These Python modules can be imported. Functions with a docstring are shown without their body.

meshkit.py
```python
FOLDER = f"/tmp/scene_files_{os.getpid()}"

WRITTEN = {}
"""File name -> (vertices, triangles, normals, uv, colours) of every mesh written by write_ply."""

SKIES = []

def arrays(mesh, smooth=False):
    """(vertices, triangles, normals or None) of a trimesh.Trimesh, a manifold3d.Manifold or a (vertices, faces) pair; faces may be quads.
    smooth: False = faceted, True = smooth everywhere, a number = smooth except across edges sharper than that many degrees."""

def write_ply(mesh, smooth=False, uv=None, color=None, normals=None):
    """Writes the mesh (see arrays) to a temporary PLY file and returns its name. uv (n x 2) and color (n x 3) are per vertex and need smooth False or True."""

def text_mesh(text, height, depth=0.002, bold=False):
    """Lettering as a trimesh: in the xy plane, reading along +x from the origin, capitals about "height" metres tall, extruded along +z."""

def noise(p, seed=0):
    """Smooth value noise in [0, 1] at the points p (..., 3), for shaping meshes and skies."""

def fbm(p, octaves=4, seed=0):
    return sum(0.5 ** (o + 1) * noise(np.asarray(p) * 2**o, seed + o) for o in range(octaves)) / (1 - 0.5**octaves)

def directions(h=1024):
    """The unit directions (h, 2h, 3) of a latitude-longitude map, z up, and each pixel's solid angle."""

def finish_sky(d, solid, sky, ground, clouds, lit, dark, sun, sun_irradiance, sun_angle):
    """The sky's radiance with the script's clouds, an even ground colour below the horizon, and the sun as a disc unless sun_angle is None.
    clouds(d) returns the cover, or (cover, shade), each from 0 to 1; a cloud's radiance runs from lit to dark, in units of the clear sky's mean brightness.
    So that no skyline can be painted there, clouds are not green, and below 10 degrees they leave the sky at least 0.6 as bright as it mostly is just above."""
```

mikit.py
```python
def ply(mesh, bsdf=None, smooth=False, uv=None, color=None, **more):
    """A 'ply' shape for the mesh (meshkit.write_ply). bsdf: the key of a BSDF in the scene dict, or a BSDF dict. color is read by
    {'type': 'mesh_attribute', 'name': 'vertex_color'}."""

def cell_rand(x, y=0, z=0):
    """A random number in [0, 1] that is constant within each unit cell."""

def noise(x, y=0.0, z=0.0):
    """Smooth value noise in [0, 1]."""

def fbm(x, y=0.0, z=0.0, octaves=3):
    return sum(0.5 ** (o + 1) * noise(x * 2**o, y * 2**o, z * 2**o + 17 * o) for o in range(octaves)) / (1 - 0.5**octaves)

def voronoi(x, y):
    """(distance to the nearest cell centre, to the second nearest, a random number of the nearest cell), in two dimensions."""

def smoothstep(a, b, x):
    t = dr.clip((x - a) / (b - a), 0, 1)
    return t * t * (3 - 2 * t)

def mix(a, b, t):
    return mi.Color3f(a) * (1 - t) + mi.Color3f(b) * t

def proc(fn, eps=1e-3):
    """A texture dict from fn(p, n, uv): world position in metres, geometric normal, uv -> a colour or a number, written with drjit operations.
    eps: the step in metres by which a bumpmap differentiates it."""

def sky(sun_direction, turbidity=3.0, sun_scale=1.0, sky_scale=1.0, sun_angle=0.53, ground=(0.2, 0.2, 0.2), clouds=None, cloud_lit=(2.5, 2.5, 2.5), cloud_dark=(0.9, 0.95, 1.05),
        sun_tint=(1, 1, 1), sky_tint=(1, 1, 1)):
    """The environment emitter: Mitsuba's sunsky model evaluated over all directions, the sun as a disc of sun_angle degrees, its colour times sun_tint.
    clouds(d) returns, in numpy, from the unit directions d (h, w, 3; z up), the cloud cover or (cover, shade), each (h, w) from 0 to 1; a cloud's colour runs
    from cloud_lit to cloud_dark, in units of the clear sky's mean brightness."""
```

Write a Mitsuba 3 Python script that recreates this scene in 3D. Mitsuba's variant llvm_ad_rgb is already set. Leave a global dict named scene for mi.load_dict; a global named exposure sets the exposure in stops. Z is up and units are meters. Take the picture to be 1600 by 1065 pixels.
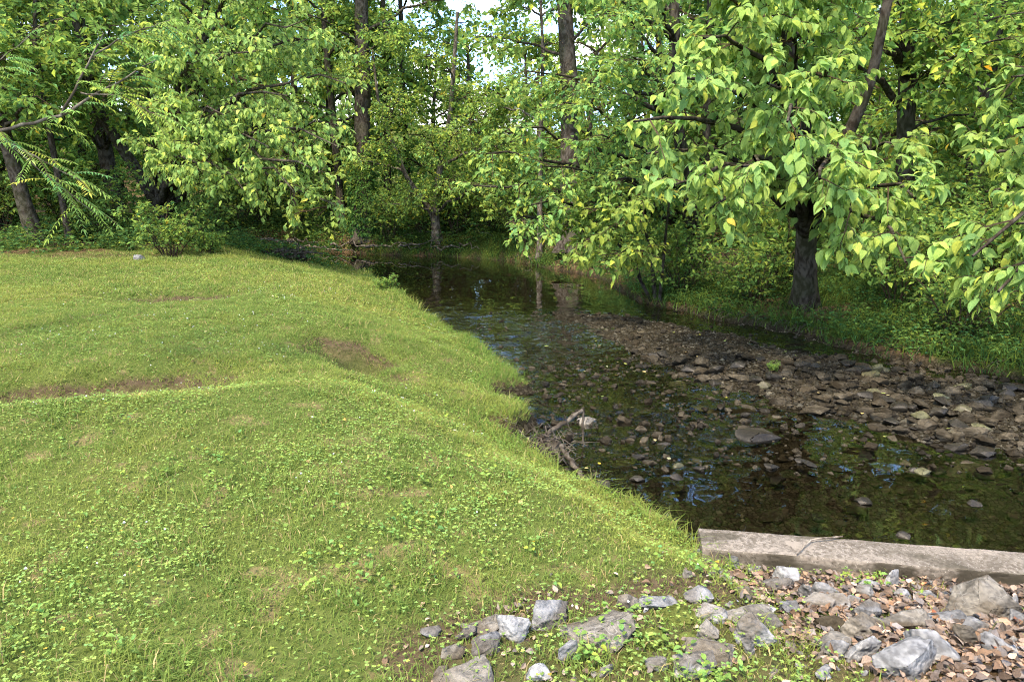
import math, random
import numpy as np, trimesh, mitsuba as mi, mikit, meshkit
import drjit as dr
from mikit import proc, noise, fbm, voronoi, smoothstep, mix
T = mi.ScalarTransform4f
scene, labels = {}, {}

# ---------------------------------------------------------------- camera, sky, exposure
scene['camera'] = {'type': 'perspective', 'fov': 73.07, 'fov_axis': 'x', 'near_clip': 0.05, 'far_clip': 2000.0,
                   'to_world': T().look_at(origin=[0, 0, 1.7], target=[0, math.cos(math.radians(12.6)), 1.7 - math.sin(math.radians(12.6))], up=[0, 0, 1])}
exposure = 3.6


def cloud_cover(d):
    q = d / np.maximum(d[..., 2:3], 0.12)
    c = meshkit.fbm(np.stack([q[..., 0] * 0.9 + 3.1, q[..., 1] * 0.9 + 1.7, q[..., 2] * 0], -1), 5, seed=4)
    s = meshkit.fbm(np.stack([q[..., 0] * 1.7, q[..., 1] * 1.7, q[..., 2] * 0 + 5], -1), 4, seed=9)
    return np.clip((c - 0.43) / 0.15, 0, 1), np.clip((s - 0.45) * 2, 0, 0.7)


scene['sky'] = mikit.sky([-0.28, -0.56, 1.0], turbidity=2.6, sun_scale=0.55, sky_scale=1.45, sky_tint=(0.96, 0.99, 1.03), sun_angle=10.0, cloud_lit=(2.2, 2.2, 2.2), clouds=cloud_cover)

# ---------------------------------------------------------------- helpers
UP = np.array([0, 0, 1.0])


def unit(v):
    return v / (np.linalg.norm(v, axis=-1, keepdims=True) + 1e-12)


def sstep(a, b, x):
    t = np.clip((x - a) / (b - a), 0, 1)
    return t * t * (3 - 2 * t)


def seg_dist(px, py, line):
    """distance of points to a polyline"""
    best = np.full(px.shape, 1e9)
    for (ax, ay), (bx, by) in zip(line[:-1], line[1:]):
        dx, dy = bx - ax, by - ay
        t = np.clip(((px - ax) * dx + (py - ay) * dy) / (dx * dx + dy * dy), 0, 1)
        best = np.minimum(best, (px - ax - t * dx) ** 2 + (py - ay - t * dy) ** 2)
    return np.sqrt(best)


def inside(px, py, poly):
    c = np.zeros(px.shape, bool)
    for (ax, ay), (bx, by) in zip(poly, poly[1:] + poly[:1]):
        if ay != by:
            c ^= ((ay > py) != (by > py)) & (px < (bx - ax) * (py - ay) / (by - ay) + ax)
    return c


def n2(x, y, s, seed=0, o=3):
    """fractal value noise over the plane, about 0.5"""
    out, amp = 0, 1.0
    for k in range(o):
        px, py = x * (s * 2 ** k) + 0.37, y * (s * 2 ** k) + 0.71
        i, j = np.floor(px), np.floor(py)
        u, v = px - i, py - j
        u, v = u * u * (3 - 2 * u), v * v * (3 - 2 * v)
        base = i.astype(np.int64) * 374761393 + j.astype(np.int64) * 668265263 + (seed * 31 + k) * 1446647

        def corner(c):
            h = (base + c) & 0xFFFFFFFF
            h = ((h ^ (h >> 13)) * 1274126177) & 0xFFFFFFFF
            return (h ^ (h >> 16)) & 0xFFFFFF

        lo = corner(0) * (1 - u) + corner(374761393) * u
        hi = corner(668265263) * (1 - u) + corner(374761393 + 668265263) * u
        amp *= 0.5
        out = out + amp * (lo * (1 - v) + hi * v) / 16777215.0
    return out / (1 - amp)


def number(name):
    if name not in scene and name not in labels and not any(k.startswith(name + '__') for k in scene):
        return name
    k = 1
    while f'{name}_{k:03d}' in labels or f'{name}_{k:03d}' in scene:
        k += 1
    return f'{name}_{k:03d}'


def tag(key, label=None, category=None, group=None, kind=None):
    labels[key] = {a: b for a, b in (('label', label), ('category', category), ('group', group), ('kind', kind)) if b}
    return key


# ---------------------------------------------------------------- lie of the land
WATER = -0.65
LEFT_EDGE = [(1.22, 3.86), (0.89, 4.46), (0.52, 4.94), (0.16, 5.54), (-0.16, 6.1), (-0.26, 6.33), (0.2, 6.5), (0.17, 6.8), (-0.2, 7.15), (-0.22, 7.6), (0.1, 7.85), (0.04, 8.2), (-0.55, 9.74),
             (-1.13, 10.9), (-2.02, 13.45), (-3.18, 16.26), (-4.0, 18.9), (-4.7, 20.1), (-7.5, 21.6), (-10.2, 23.3), (-16, 26), (-34, 29)]
RIGHT_EDGE = [(-34, 34), (-18, 30.5), (-12.3, 27.85), (-8.7, 26.97), (-4.5, 24.4), (-2.2, 23.94), (0, 22.27), (1.12, 20.3), (2.31, 18.4), (2.5, 16.2), (2.75, 14.37), (3.8, 12.23), (4.73, 11.12),
              (5.37, 9.38), (6.44, 8.39), (9, 7.7), (16, 6.4), (34, 5)]
BEAM_EDGE = [(34, -0.9), (9, 2.82), (3.02, 3.62), (1.18, 3.84)]
CREEK = LEFT_EDGE + RIGHT_EDGE + BEAM_EDGE[:-1]
BAR = [(0.73, 12.87), (2.2, 12.7), (3.2, 11.5), (4.1, 9.9), (5.0, 8.7), (6.2, 7.75), (9, 7.0), (16, 5.8), (16, 4.6), (9, 5.0), (6.2, 5.45), (4.6, 5.75), (3.92, 6.2), (3.35, 6.9), (2.64, 7.83), (1.79, 9.38), (1.13, 11.93)]
DENTS = [(-5.3, 11.1, 0.9, 0.7, 0.15, 0.28), (-1.85, 7.8, 0.6, 0.55, -0.5, 0.36), (-4.1, 5.95, 1.5, 0.85, 0.35, 0.45), (-9.6, 16.6, 2.0, 0.6, 0.0, 0.12), (-1.35, 7.1, 0.5, 0.4, -0.8, 0.22)]


def dent(x, y, d):
    """1 in the middle of a hollow, 0 outside; its far side a steep broken face"""
    cx, cy, a, b, w, _ = d
    out = np.zeros(x.shape)
    k = np.flatnonzero((np.abs(x - cx) < 2.6 * a + b) & (np.abs(y - cy) < 2.6 * b + 0.9 * a))
    x, y = x[k], y[k]
    u, v = (x - cx) * math.cos(w) + (y - cy) * math.sin(w), -(x - cx) * math.sin(w) + (y - cy) * math.cos(w)
    b = np.where(v > 0, 0.42 * b, 1.1 * b)
    u = u + 0.25 * (n2(x, y, 2.2, 19) - 0.5)
    v = v + 0.20 * (n2(x, y, 3.1, 20) - 0.5)
    out[k] = np.exp(-(u / a) ** 2 - (v / b) ** 2)
    return out


def land(x, y):
    """(height, distance outside the creek, distance inside the bar, on the lawn side)"""
    x, y = np.atleast_1d(np.asarray(x, float)), np.atleast_1d(np.asarray(y, float))
    wob = (n2(x, y, 1.6, 3) - 0.5) * 0.28 + (n2(x, y, 5.0, 8) - 0.5) * 0.18
    dl, dr_, db = seg_dist(x, y, LEFT_EDGE), seg_dist(x, y, RIGHT_EDGE), seg_dist(x, y, BEAM_EDGE)
    inn = inside(x, y, CREEK)
    dl = np.where(db < dl, db, dl)
    lawn = dl < dr_
    d = np.where(inn, -1, 1) * np.minimum(dl, dr_)
    d = np.where(db < 0.5, d, d + wob * sstep(0.2, 1.2, db))
    bar = np.where(inside(x, y, BAR), 1, -1) * seg_dist(x, y, BAR + BAR[:1])
    bumps = (n2(x, y, 0.35, 1) - 0.5) * 0.22 + (n2(x, y, 1.3, 2) - 0.5) * 0.07 + (n2(x, y, 5, 5) - 0.5) * 0.03
    # the mown bank on the left
    w = 1.15 + 0.17 * np.clip(y - 3.6, 0, 12)
    w = np.where((x > 1.0) & (y < 3.9), 2.0, w)
    lip = -0.5 + 0.12 * (n2(x, y, 1.1, 6) - 0.5)
    zl = lip + (0.02 - lip) * (0.6 * sstep(0, 1, d / w) + 0.4 * np.clip(d / w, 0, 1)) + bumps * sstep(0.2, 1.5, d)
    zl = zl - 0.03 * np.exp(-np.clip(db, 0, 9) / 0.35) * (x > 1.1)
    for t in DENTS:
        zl = zl - t[5] * dent(x, y, t) * sstep(0.3, 1, d)
    zl = zl + 0.20 * np.exp(-((x + 3.4) / 1.9) ** 2 - ((y - 4.75 - 0.35 * (x + 3.4)) / 0.55) ** 2) + 0.02 * np.clip(y - 12, 0, 10) - 0.3 * sstep(15.5, 18.5, y) * sstep(-8.5, -5.5, x)
    # the wooded banks
    far = sstep(13, 20, y)
    zr = -0.55 + (0.38 + 0.17 * far) * sstep(0, 3.2 - 2.4 * far, d) + (0.25 + 0.3 * far) * sstep(2, 14, d) + bumps * 1.2 * sstep(0.1, 1.5, d)
    zr = zr + (8.5 + 2.5 * (n2(x, y, 0.03, 7) - 0.5)) * sstep(38, 95, np.hypot(x, y)) - 1.5 * sstep(38, 95, np.hypot(x, y)) * np.exp(-(x / np.maximum(y, 1) / 0.1) ** 2)
    out = np.where(lawn, zl, zr)
    # the bed
    deep = 0.07 + 0.25 * sstep(11, 15, y) + 0.16 * sstep(6.6, 4.6, y + 0.35 * np.clip(x - 2, -2, 6))
    bed = WATER - deep * sstep(0, 0.5, -d) + (n2(x, y, 3, 11) - 0.5) * 0.07 + (n2(x, y, 11, 12) - 0.5) * 0.035
    barh = WATER + 0.035 + (n2(x, y, 1.5, 13) - 0.5) * 0.11 + (n2(x, y, 9, 14) - 0.5) * 0.035
    bed = bed + (np.maximum(barh, bed) - bed) * sstep(-0.35, 0.3, bar + wob * 1.5)
    z = out + (bed - out) * sstep(0.04, -0.10, d)
    return z, d, bar, lawn


def H(x, y):
    z = land(x, y)[0]
    return z if np.ndim(x) else z[0]


def graded(a, b, step, lo, hi, grow=1.13):
    core = np.arange(a, b, step)
    up, s = [core[-1]], step
    while up[-1] < hi:
        s *= grow
        up.append(up[-1] + s)
    dn, s = [core[0]], step
    while dn[-1] > lo:
        s *= grow
        dn.append(dn[-1] - s)
    return np.concatenate([dn[:0:-1], core, up[1:]])


def grid_faces(nx, ny):
    i, j = np.meshgrid(np.arange(nx - 1), np.arange(ny - 1), indexing='ij')
    q = np.stack([i * ny + j, (i + 1) * ny + j, (i + 1) * ny + j + 1, i * ny + j + 1], -1).reshape(-1, 4)
    return np.vstack([q[:, [0, 1, 2]], q[:, [0, 2, 3]]])


# ---------------------------------------------------------------- materials
def diffuse(key, fn, rough=None, bump=None, scale=0.01, eps=2e-3):
    b = {'type': 'diffuse', 'reflectance': proc(fn)} if rough is None else {'type': 'principled', 'base_color': proc(fn), 'roughness': rough, 'specular': 0.3}
    if bump is not None:
        b = {'type': 'bumpmap', 'arbitrary': proc(bump, eps), 'scale': scale, 'bsdf': b}
    scene[key] = {'type': 'twosided', 'bsdf': b}


def ground_color(p, n, uv):
    a, f = noise(p.x * 2.1, p.y * 2.1), fbm(p.x * 37, p.y * 37, p.z * 37, 2)
    soil = mix((0.035, 0.026, 0.015), (0.10, 0.075, 0.048), f)
    thatch = mix(mix((0.045, 0.065, 0.014), (0.10, 0.12, 0.035), f), (0.15, 0.12, 0.06), smoothstep(0.62, 0.8, fbm(p.x * 6, p.y * 6, 3, 2)) * 0.8)
    d1, d2, r = voronoi(p.x * 17 + 3 * a, p.y * 17)
    litter = mix(mix((0.025, 0.018, 0.01), (0.14, 0.095, 0.055), r), (0.035, 0.05, 0.012), smoothstep(0.5, 0.62, fbm(p.x * 1.3, p.y * 1.3, 5, 2)))
    g1, g2, gr = voronoi(p.x * 26, p.y * 26)
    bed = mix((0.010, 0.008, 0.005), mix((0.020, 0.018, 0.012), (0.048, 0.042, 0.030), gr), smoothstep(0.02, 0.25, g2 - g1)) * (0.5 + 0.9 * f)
    dry = mix(litter * (0.6 + 0.8 * f), thatch, uv.x)
    lawn_edge = mix(dry, soil, smoothstep(0.35, 0.75, uv.x) * smoothstep(1.0, 0.75, uv.x))
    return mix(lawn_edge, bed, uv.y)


diffuse('m_ground', ground_color)


def bark_color(p, n, uv):
    """uv.x: from dark to pale bark"""
    r = fbm(p.x * 21 + 4 * noise(p.x * 6, p.y * 6, p.z * 4), p.y * 21, p.z * 8, 3)
    c = mix(mix((0.018, 0.014, 0.010), (0.055, 0.046, 0.036), uv.x), mix((0.042, 0.036, 0.029), (0.17, 0.15, 0.125), uv.x), smoothstep(0.3, 0.72, r))
    return mix(c, (0.04, 0.052, 0.018), smoothstep(0.5, 0.68, noise(p.x * 5, p.y * 5, p.z * 3)) * 0.4 * (1 - uv.x))


diffuse('m_bark', bark_color)
scene['m_twig'] = {'type': 'twosided', 'bsdf': {'type': 'diffuse', 'reflectance': {'type': 'rgb', 'value': [0.06, 0.045, 0.03]}}}
VC = {'type': 'mesh_attribute', 'name': 'vertex_color'}
scene['m_leaf'] = {'type': 'principledthin', 'base_color': VC, 'roughness': 0.42, 'diff_trans': 1.0, 'eta': 1.5}
scene['m_leaf_dull'] = {'type': 'principledthin', 'base_color': VC, 'roughness': 0.7, 'diff_trans': 0.9, 'eta': 1.3}
scene['m_dry'] = {'type': 'twosided', 'bsdf': {'type': 'diffuse', 'reflectance': VC}}
scene['m_water'] = {'type': 'thindielectric', 'int_ior': 1.235, 'specular_transmittance': {'type': 'rgb', 'value': [0.54, 0.52, 0.44]}}


def stone_color(p, n, uv):
    """uv.x: 0 dark to 1 pale; uv.y: 0 grey, 0.5 brown, 1 mossy green"""
    a = fbm(p.x * 9, p.y * 9, p.z * 14, 3)
    f = fbm(p.x * 60, p.y * 60, p.z * 60, 2)
    hue = mix(mix((1.0, 1.02, 1.04), (1.0, 0.86, 0.62), smoothstep(0.0, 0.5, uv.y)), (0.8, 0.95, 0.25), smoothstep(0.55, 1.0, uv.y))
    c = hue * (uv.x * uv.x * 0.42 + 0.012) * (0.45 + 1.1 * smoothstep(0.25, 0.75, 0.6 * a + 0.4 * f))
    v = dr.abs(a - 0.5)
    c = mix(c, mi.Color3f(0.5, 0.49, 0.46) * uv.x, smoothstep(0.012, 0.0, v) * 0.6 * (1 - uv.y))
    return mix(c, mi.Color3f(0.30, 0.235, 0.15) * (uv.x * uv.x * 0.8), smoothstep(0.5, 0.66, noise(p.x * 7, p.y * 7, p.z * 7 + 3)) * 0.55 * smoothstep(1.0, 0.6, uv.y))


def stone_bump(p, n, uv):
    return noise(p.x * 34, p.y * 34, p.z * 46) + 0.4 * noise(p.x * 110, p.y * 110, p.z * 110)


diffuse('m_stone', stone_color, None, stone_bump, 0.010, 1e-3)
diffuse('m_wetstone', stone_color, 0.5)
TONE = {'l': (0.56, 0.0), 'p': (0.68, 0.05), 't': (0.56, 0.27), 'm': (0.40, 1.0), 'b': (0.25, 0.45), 's': (0.35, 0.45), 'w': (0.18, 0.45), 'g': (0.42, 0.75)}


def stone_ply(v, f, tone, mat='m_stone'):
    m = trimesh.graph.smooth_shade(trimesh.Trimesh(v, f, process=False), angle=math.radians(30), facet_minarea=None)
    return mikit.ply(m, mat, smooth=True, uv=np.tile(np.array([TONE[tone]]), (len(m.vertices), 1)))


def bark_ply(vf, tone, smooth=True):
    return mikit.ply((vf[0], vf[1]), 'm_bark', smooth=smooth, uv=np.tile(np.array([[tone, 0.0]]), (len(vf[0]), 1)))


BARK = {'m_bark': 0.4, 'm_bark_dark': 0.3, 'm_bark_pale': 1.0}


def concrete(p, n, uv):
    a = fbm(p.x * 2.3, p.y * 5, p.z * 9, 3)
    f = fbm(p.x * 60, p.y * 60, p.z * 60, 2)
    d1, d2, r = voronoi(p.x * 55 + p.z * 31, p.y * 55 + p.z * 17)
    c = mix((0.10, 0.088, 0.072), (0.235, 0.21, 0.18), smoothstep(0.3, 0.7, 0.5 * a + 0.5 * f))
    c = mix(c, (0.34, 0.32, 0.29), smoothstep(0.2, 0.1, d1) * smoothstep(0.65, 0.7, r) * 0.7)
    c = mix(c, (0.05, 0.044, 0.034), smoothstep(0.25, 0.1, d1) * smoothstep(0.16, 0.1, r) * 0.8)
    c = mix(c, (0.055, 0.05, 0.036), smoothstep(0.5, 0.68, fbm(p.x * 3.1 + 7, p.y * 9, p.z * 15, 3)) * 0.65)
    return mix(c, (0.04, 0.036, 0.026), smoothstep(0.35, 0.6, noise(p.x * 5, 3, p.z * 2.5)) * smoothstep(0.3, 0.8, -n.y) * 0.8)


def concrete_bump(p, n, uv):
    return noise(p.x * 70, p.y * 70, p.z * 70) + 0.7 * noise(p.x * 160, p.y * 160, p.z * 160)


diffuse('m_concrete', concrete, None, concrete_bump, 0.003, 1e-3)

# ---------------------------------------------------------------- the ground and the water
gx, gy_ = graded(-4.5, 7.5, 0.06, -400, 400, 1.08), graded(1.4, 13.0, 0.06, -60, 500, 1.05)
X, Y = np.meshgrid(gx, gy_, indexing='ij')
Z, D, B, LAWN = land(X.ravel(), Y.ravel())
xf, yf = X.ravel(), Y.ravel()
GRID = (Z.reshape(X.shape), D.reshape(X.shape))


def look_up(x, y):
    """height and distance outside the creek, read from the ground mesh"""
    i, j = np.clip(np.searchsorted(gx, x) - 1, 0, len(gx) - 2), np.clip(np.searchsorted(gy_, y) - 1, 0, len(gy_) - 2)
    u, v = (x - gx[i]) / (gx[i + 1] - gx[i]), (y - gy_[j]) / (gy_[j + 1] - gy_[j])
    return [float((q[i, j] * (1 - u) + q[i + 1, j] * u) * (1 - v) + (q[i, j + 1] * (1 - u) + q[i + 1, j + 1] * u) * v) for q in GRID]


def H(x, y):
    return look_up(x, y)[0]


lawnish = LAWN * sstep(19.5, 16.5, yf + 1.2 * (n2(xf, yf, 0.6, 21) - 0.5) + 0.25 * np.clip(-xf - 6, 0, 12) - 3.5 * sstep(-8, -6.5, xf)) * sstep(-0.02, 0.1, D)
for t in DENTS:
    lawnish = lawnish * (1 - 0.5 * np.clip(2.6 * dent(xf, yf, t) - 0.6 + 0.6 * (n2(xf, yf, 4, 23) - 0.5), 0, 1))
RUBBLE = [(-0.5, 1.0), (-0.45, 2.3), (0.1, 2.62), (0.6, 2.72), (0.85, 2.75), (1.0, 3.3), (1.2, 3.84), (3.0, 3.6), (9, 2.8), (9, 0.0), (1, 0)]


def rubble(x, y):
    d = np.where(inside(x, y, RUBBLE), 1, -1) * seg_dist(x, y, RUBBLE + RUBBLE[:1])
    return sstep(-0.25, 0.25, d + 0.5 * (n2(x, y, 2.5, 27) - 0.5))


rub = rubble(xf, yf)
lawnish = lawnish * (1 - 0.45 * rub) * (1 - sstep(1.2, 1.6, xf) * rub)
lawnish = np.maximum(lawnish, sstep(36, 42, np.hypot(xf, yf)) * sstep(-0.32, -0.22, xf / np.maximum(yf, 1)) * sstep(0.45, 0.3, xf / np.maximum(yf, 1)))
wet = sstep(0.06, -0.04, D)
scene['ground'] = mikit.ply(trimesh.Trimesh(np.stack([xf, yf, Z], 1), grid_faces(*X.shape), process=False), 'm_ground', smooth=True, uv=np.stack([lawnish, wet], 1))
tag('ground', 'uneven mown bank, wooded banks and stony creek bed', kind='structure')

wx, wy = graded(-1.2, 6.5, 0.034, -34, 34, 1.06), graded(3.0, 12.5, 0.034, -1, 34.5, 1.05)
X, Y = np.meshgrid(wx, wy, indexing='ij')
xf, yf = X.ravel(), Y.ravel()
keep = land(xf, yf)[1] < 0.25
riff = 0.12 + 0.2 * sstep(12, 15, yf) + sstep(5.2, 6.6, yf - 0.5 * np.clip(xf - 1.5, -1, 3)) * sstep(14.5, 12.0, yf) + 0.5 * sstep(20.5, 22, yf) * sstep(-1, -3, xf)
riff = np.clip(riff, 0, 1) * (0.6 + 0.8 * sstep(0.4, 0.65, n2(xf, yf, 0.9, 33)))
step = np.maximum(np.gradient(wx)[:, None], np.gradient(wy)[None, :]).ravel()
fine = sstep(0.16, 0.05, step)
rip = lambda s, e, k: n2(xf * e, yf, s, k, 2) - 0.5
wz = WATER + (0.0016 + 0.034 * riff) * rip(4.5, 0.7, 31) * sstep(0.5, 0.15, step) + (0.0003 + 0.026 * riff) * rip(13, 0.75, 32) * fine
faces = grid_faces(*X.shape)
faces = faces[keep[faces].any(1)]
w_ = trimesh.Trimesh(np.stack([xf, yf, wz], 1), faces, process=False)
w_.remove_unreferenced_vertices()
scene['creek_water'] = mikit.ply(w_, 'm_water', smooth=True)
tag('creek_water', 'shallow dark creek water rippling between grassy and wooded banks', kind='structure')

# ---------------------------------------------------------------- stones
def ico(n):
    m = trimesh.creation.icosphere(n)
    return np.array(m.vertices), np.array(m.faces)


ICO = {n: ico(n) for n in (2, 4)}


def stone(seed, level=0, n=15, rough=0.05, box=0.6):
    """an angular broken lump in the box -1 .. 1: a hull, its faces roughened when level > 0"""
    rng = np.random.default_rng(seed)
    p = rng.normal(size=(n, 3))
    p = p / (np.abs(p) ** 3).sum(1, keepdims=True) ** (1 / 3) * rng.uniform(box, 1, (n, 1))
    m = trimesh.Trimesh(p).convex_hull
    v, f = np.array(m.vertices), np.array(m.faces)
    if level:
        v, f = trimesh.remesh.subdivide_to_size(v, f, 0.62 / level)
        m = trimesh.Trimesh(v, f)
        v, f = np.array(m.vertices), np.array(m.faces)
        nb = m.vertex_neighbors
        for _ in range(2 if level > 1 else 1):
            v = 0.62 * v + 0.38 * np.array([v[q].mean(0) for q in nb])
        o = unit(v)
        v = v + o * (rough * 2.4 * (meshkit.fbm(v * 2.3 + seed * 3.7, 3, seed) - 0.5) + rough * 1.2 * (meshkit.fbm(v * 7 + seed, 2, seed + 1) - 0.5))[:, None]
    v = v - (v.max(0) + v.min(0)) / 2
    return v / np.abs(v).max(0), f


def placed(v, size, rotz, tilt, at):
    v = v * np.asarray(size)
    c, s = math.cos(tilt[0]), math.sin(tilt[0])
    v = v @ np.array([[1, 0, 0], [0, c, s], [0, -s, c]])
    c, s = math.cos(tilt[1]), math.sin(tilt[1])
    v = v @ np.array([[c, 0, -s], [0, 1, 0], [s, 0, c]])
    c, s = math.cos(rotz), math.sin(rotz)
    return v @ np.array([[c, s, 0], [-s, c, 0], [0, 0, 1]]) + np.asarray(at)


# ---------------------------------------------------------------- the concrete beam at the water's edge
def beam():
    a, b = np.array([1.135, 3.74]), np.array([9.0, 2.55])
    u = unit(b - a)
    w = np.array([-u[1], u[0]])
    L, wid, hgt = np.linalg.norm(b - a), 0.27, 0.55
    n, m = 200, 9
    s = np.linspace(0, L, n)
    ring = [(0, 0.0), (0, 0.25), (0, 0.5), (0, 0.535), (0.006, 0.547), (0.02, hgt), (0.09, hgt + 0.001), (0.18, hgt + 0.002), (0.25, hgt), (0.264, 0.546), (wid, 0.53), (wid, 0.3), (wid, 0.0)]
    k = len(ring)
    V = np.zeros((n, k, 3))
    for j, (q, h) in enumerate(ring):
        V[:, j, :2] = a + u * s[:, None] + w * q
        V[:, j, 2] = -0.95 + h - 0.006 * s
    nz = meshkit.fbm(V.reshape(-1, 3) * np.array([9, 9, 12]), 3, 5).reshape(n, k) - 0.5
    V[..., 2] += nz * 0.012
    chip = np.clip(meshkit.fbm(V.reshape(-1, 3) * np.array([4, 4, 4]), 4, 15).reshape(n, k) - 0.56, 0, 1)
    V[:, 3:7, 2] -= chip[:, 3:7] * 0.10
    V[:, 2:5, :2] += chip[:, 2:5, None] * w * 0.12
    V[:, :4, :2] += (nz[:, :4, None] * w) * 0.014
    # worn left end
    f = grid_faces(n, k)
    V = V.reshape(-1, 3)
    cap = [[0, j, j + 1] for j in range(1, k - 1)] + [[(n - 1) * k, (n - 1) * k + j + 1, (n - 1) * k + j] for j in range(1, k - 1)]
    return trimesh.Trimesh(V, np.vstack([f, cap]), process=False)


scene['concrete_beam'] = mikit.ply(beam(), 'm_concrete', smooth=35)
tag('concrete_beam', 'long weathered concrete beam lying along the near edge of the creek', 'beam')

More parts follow.
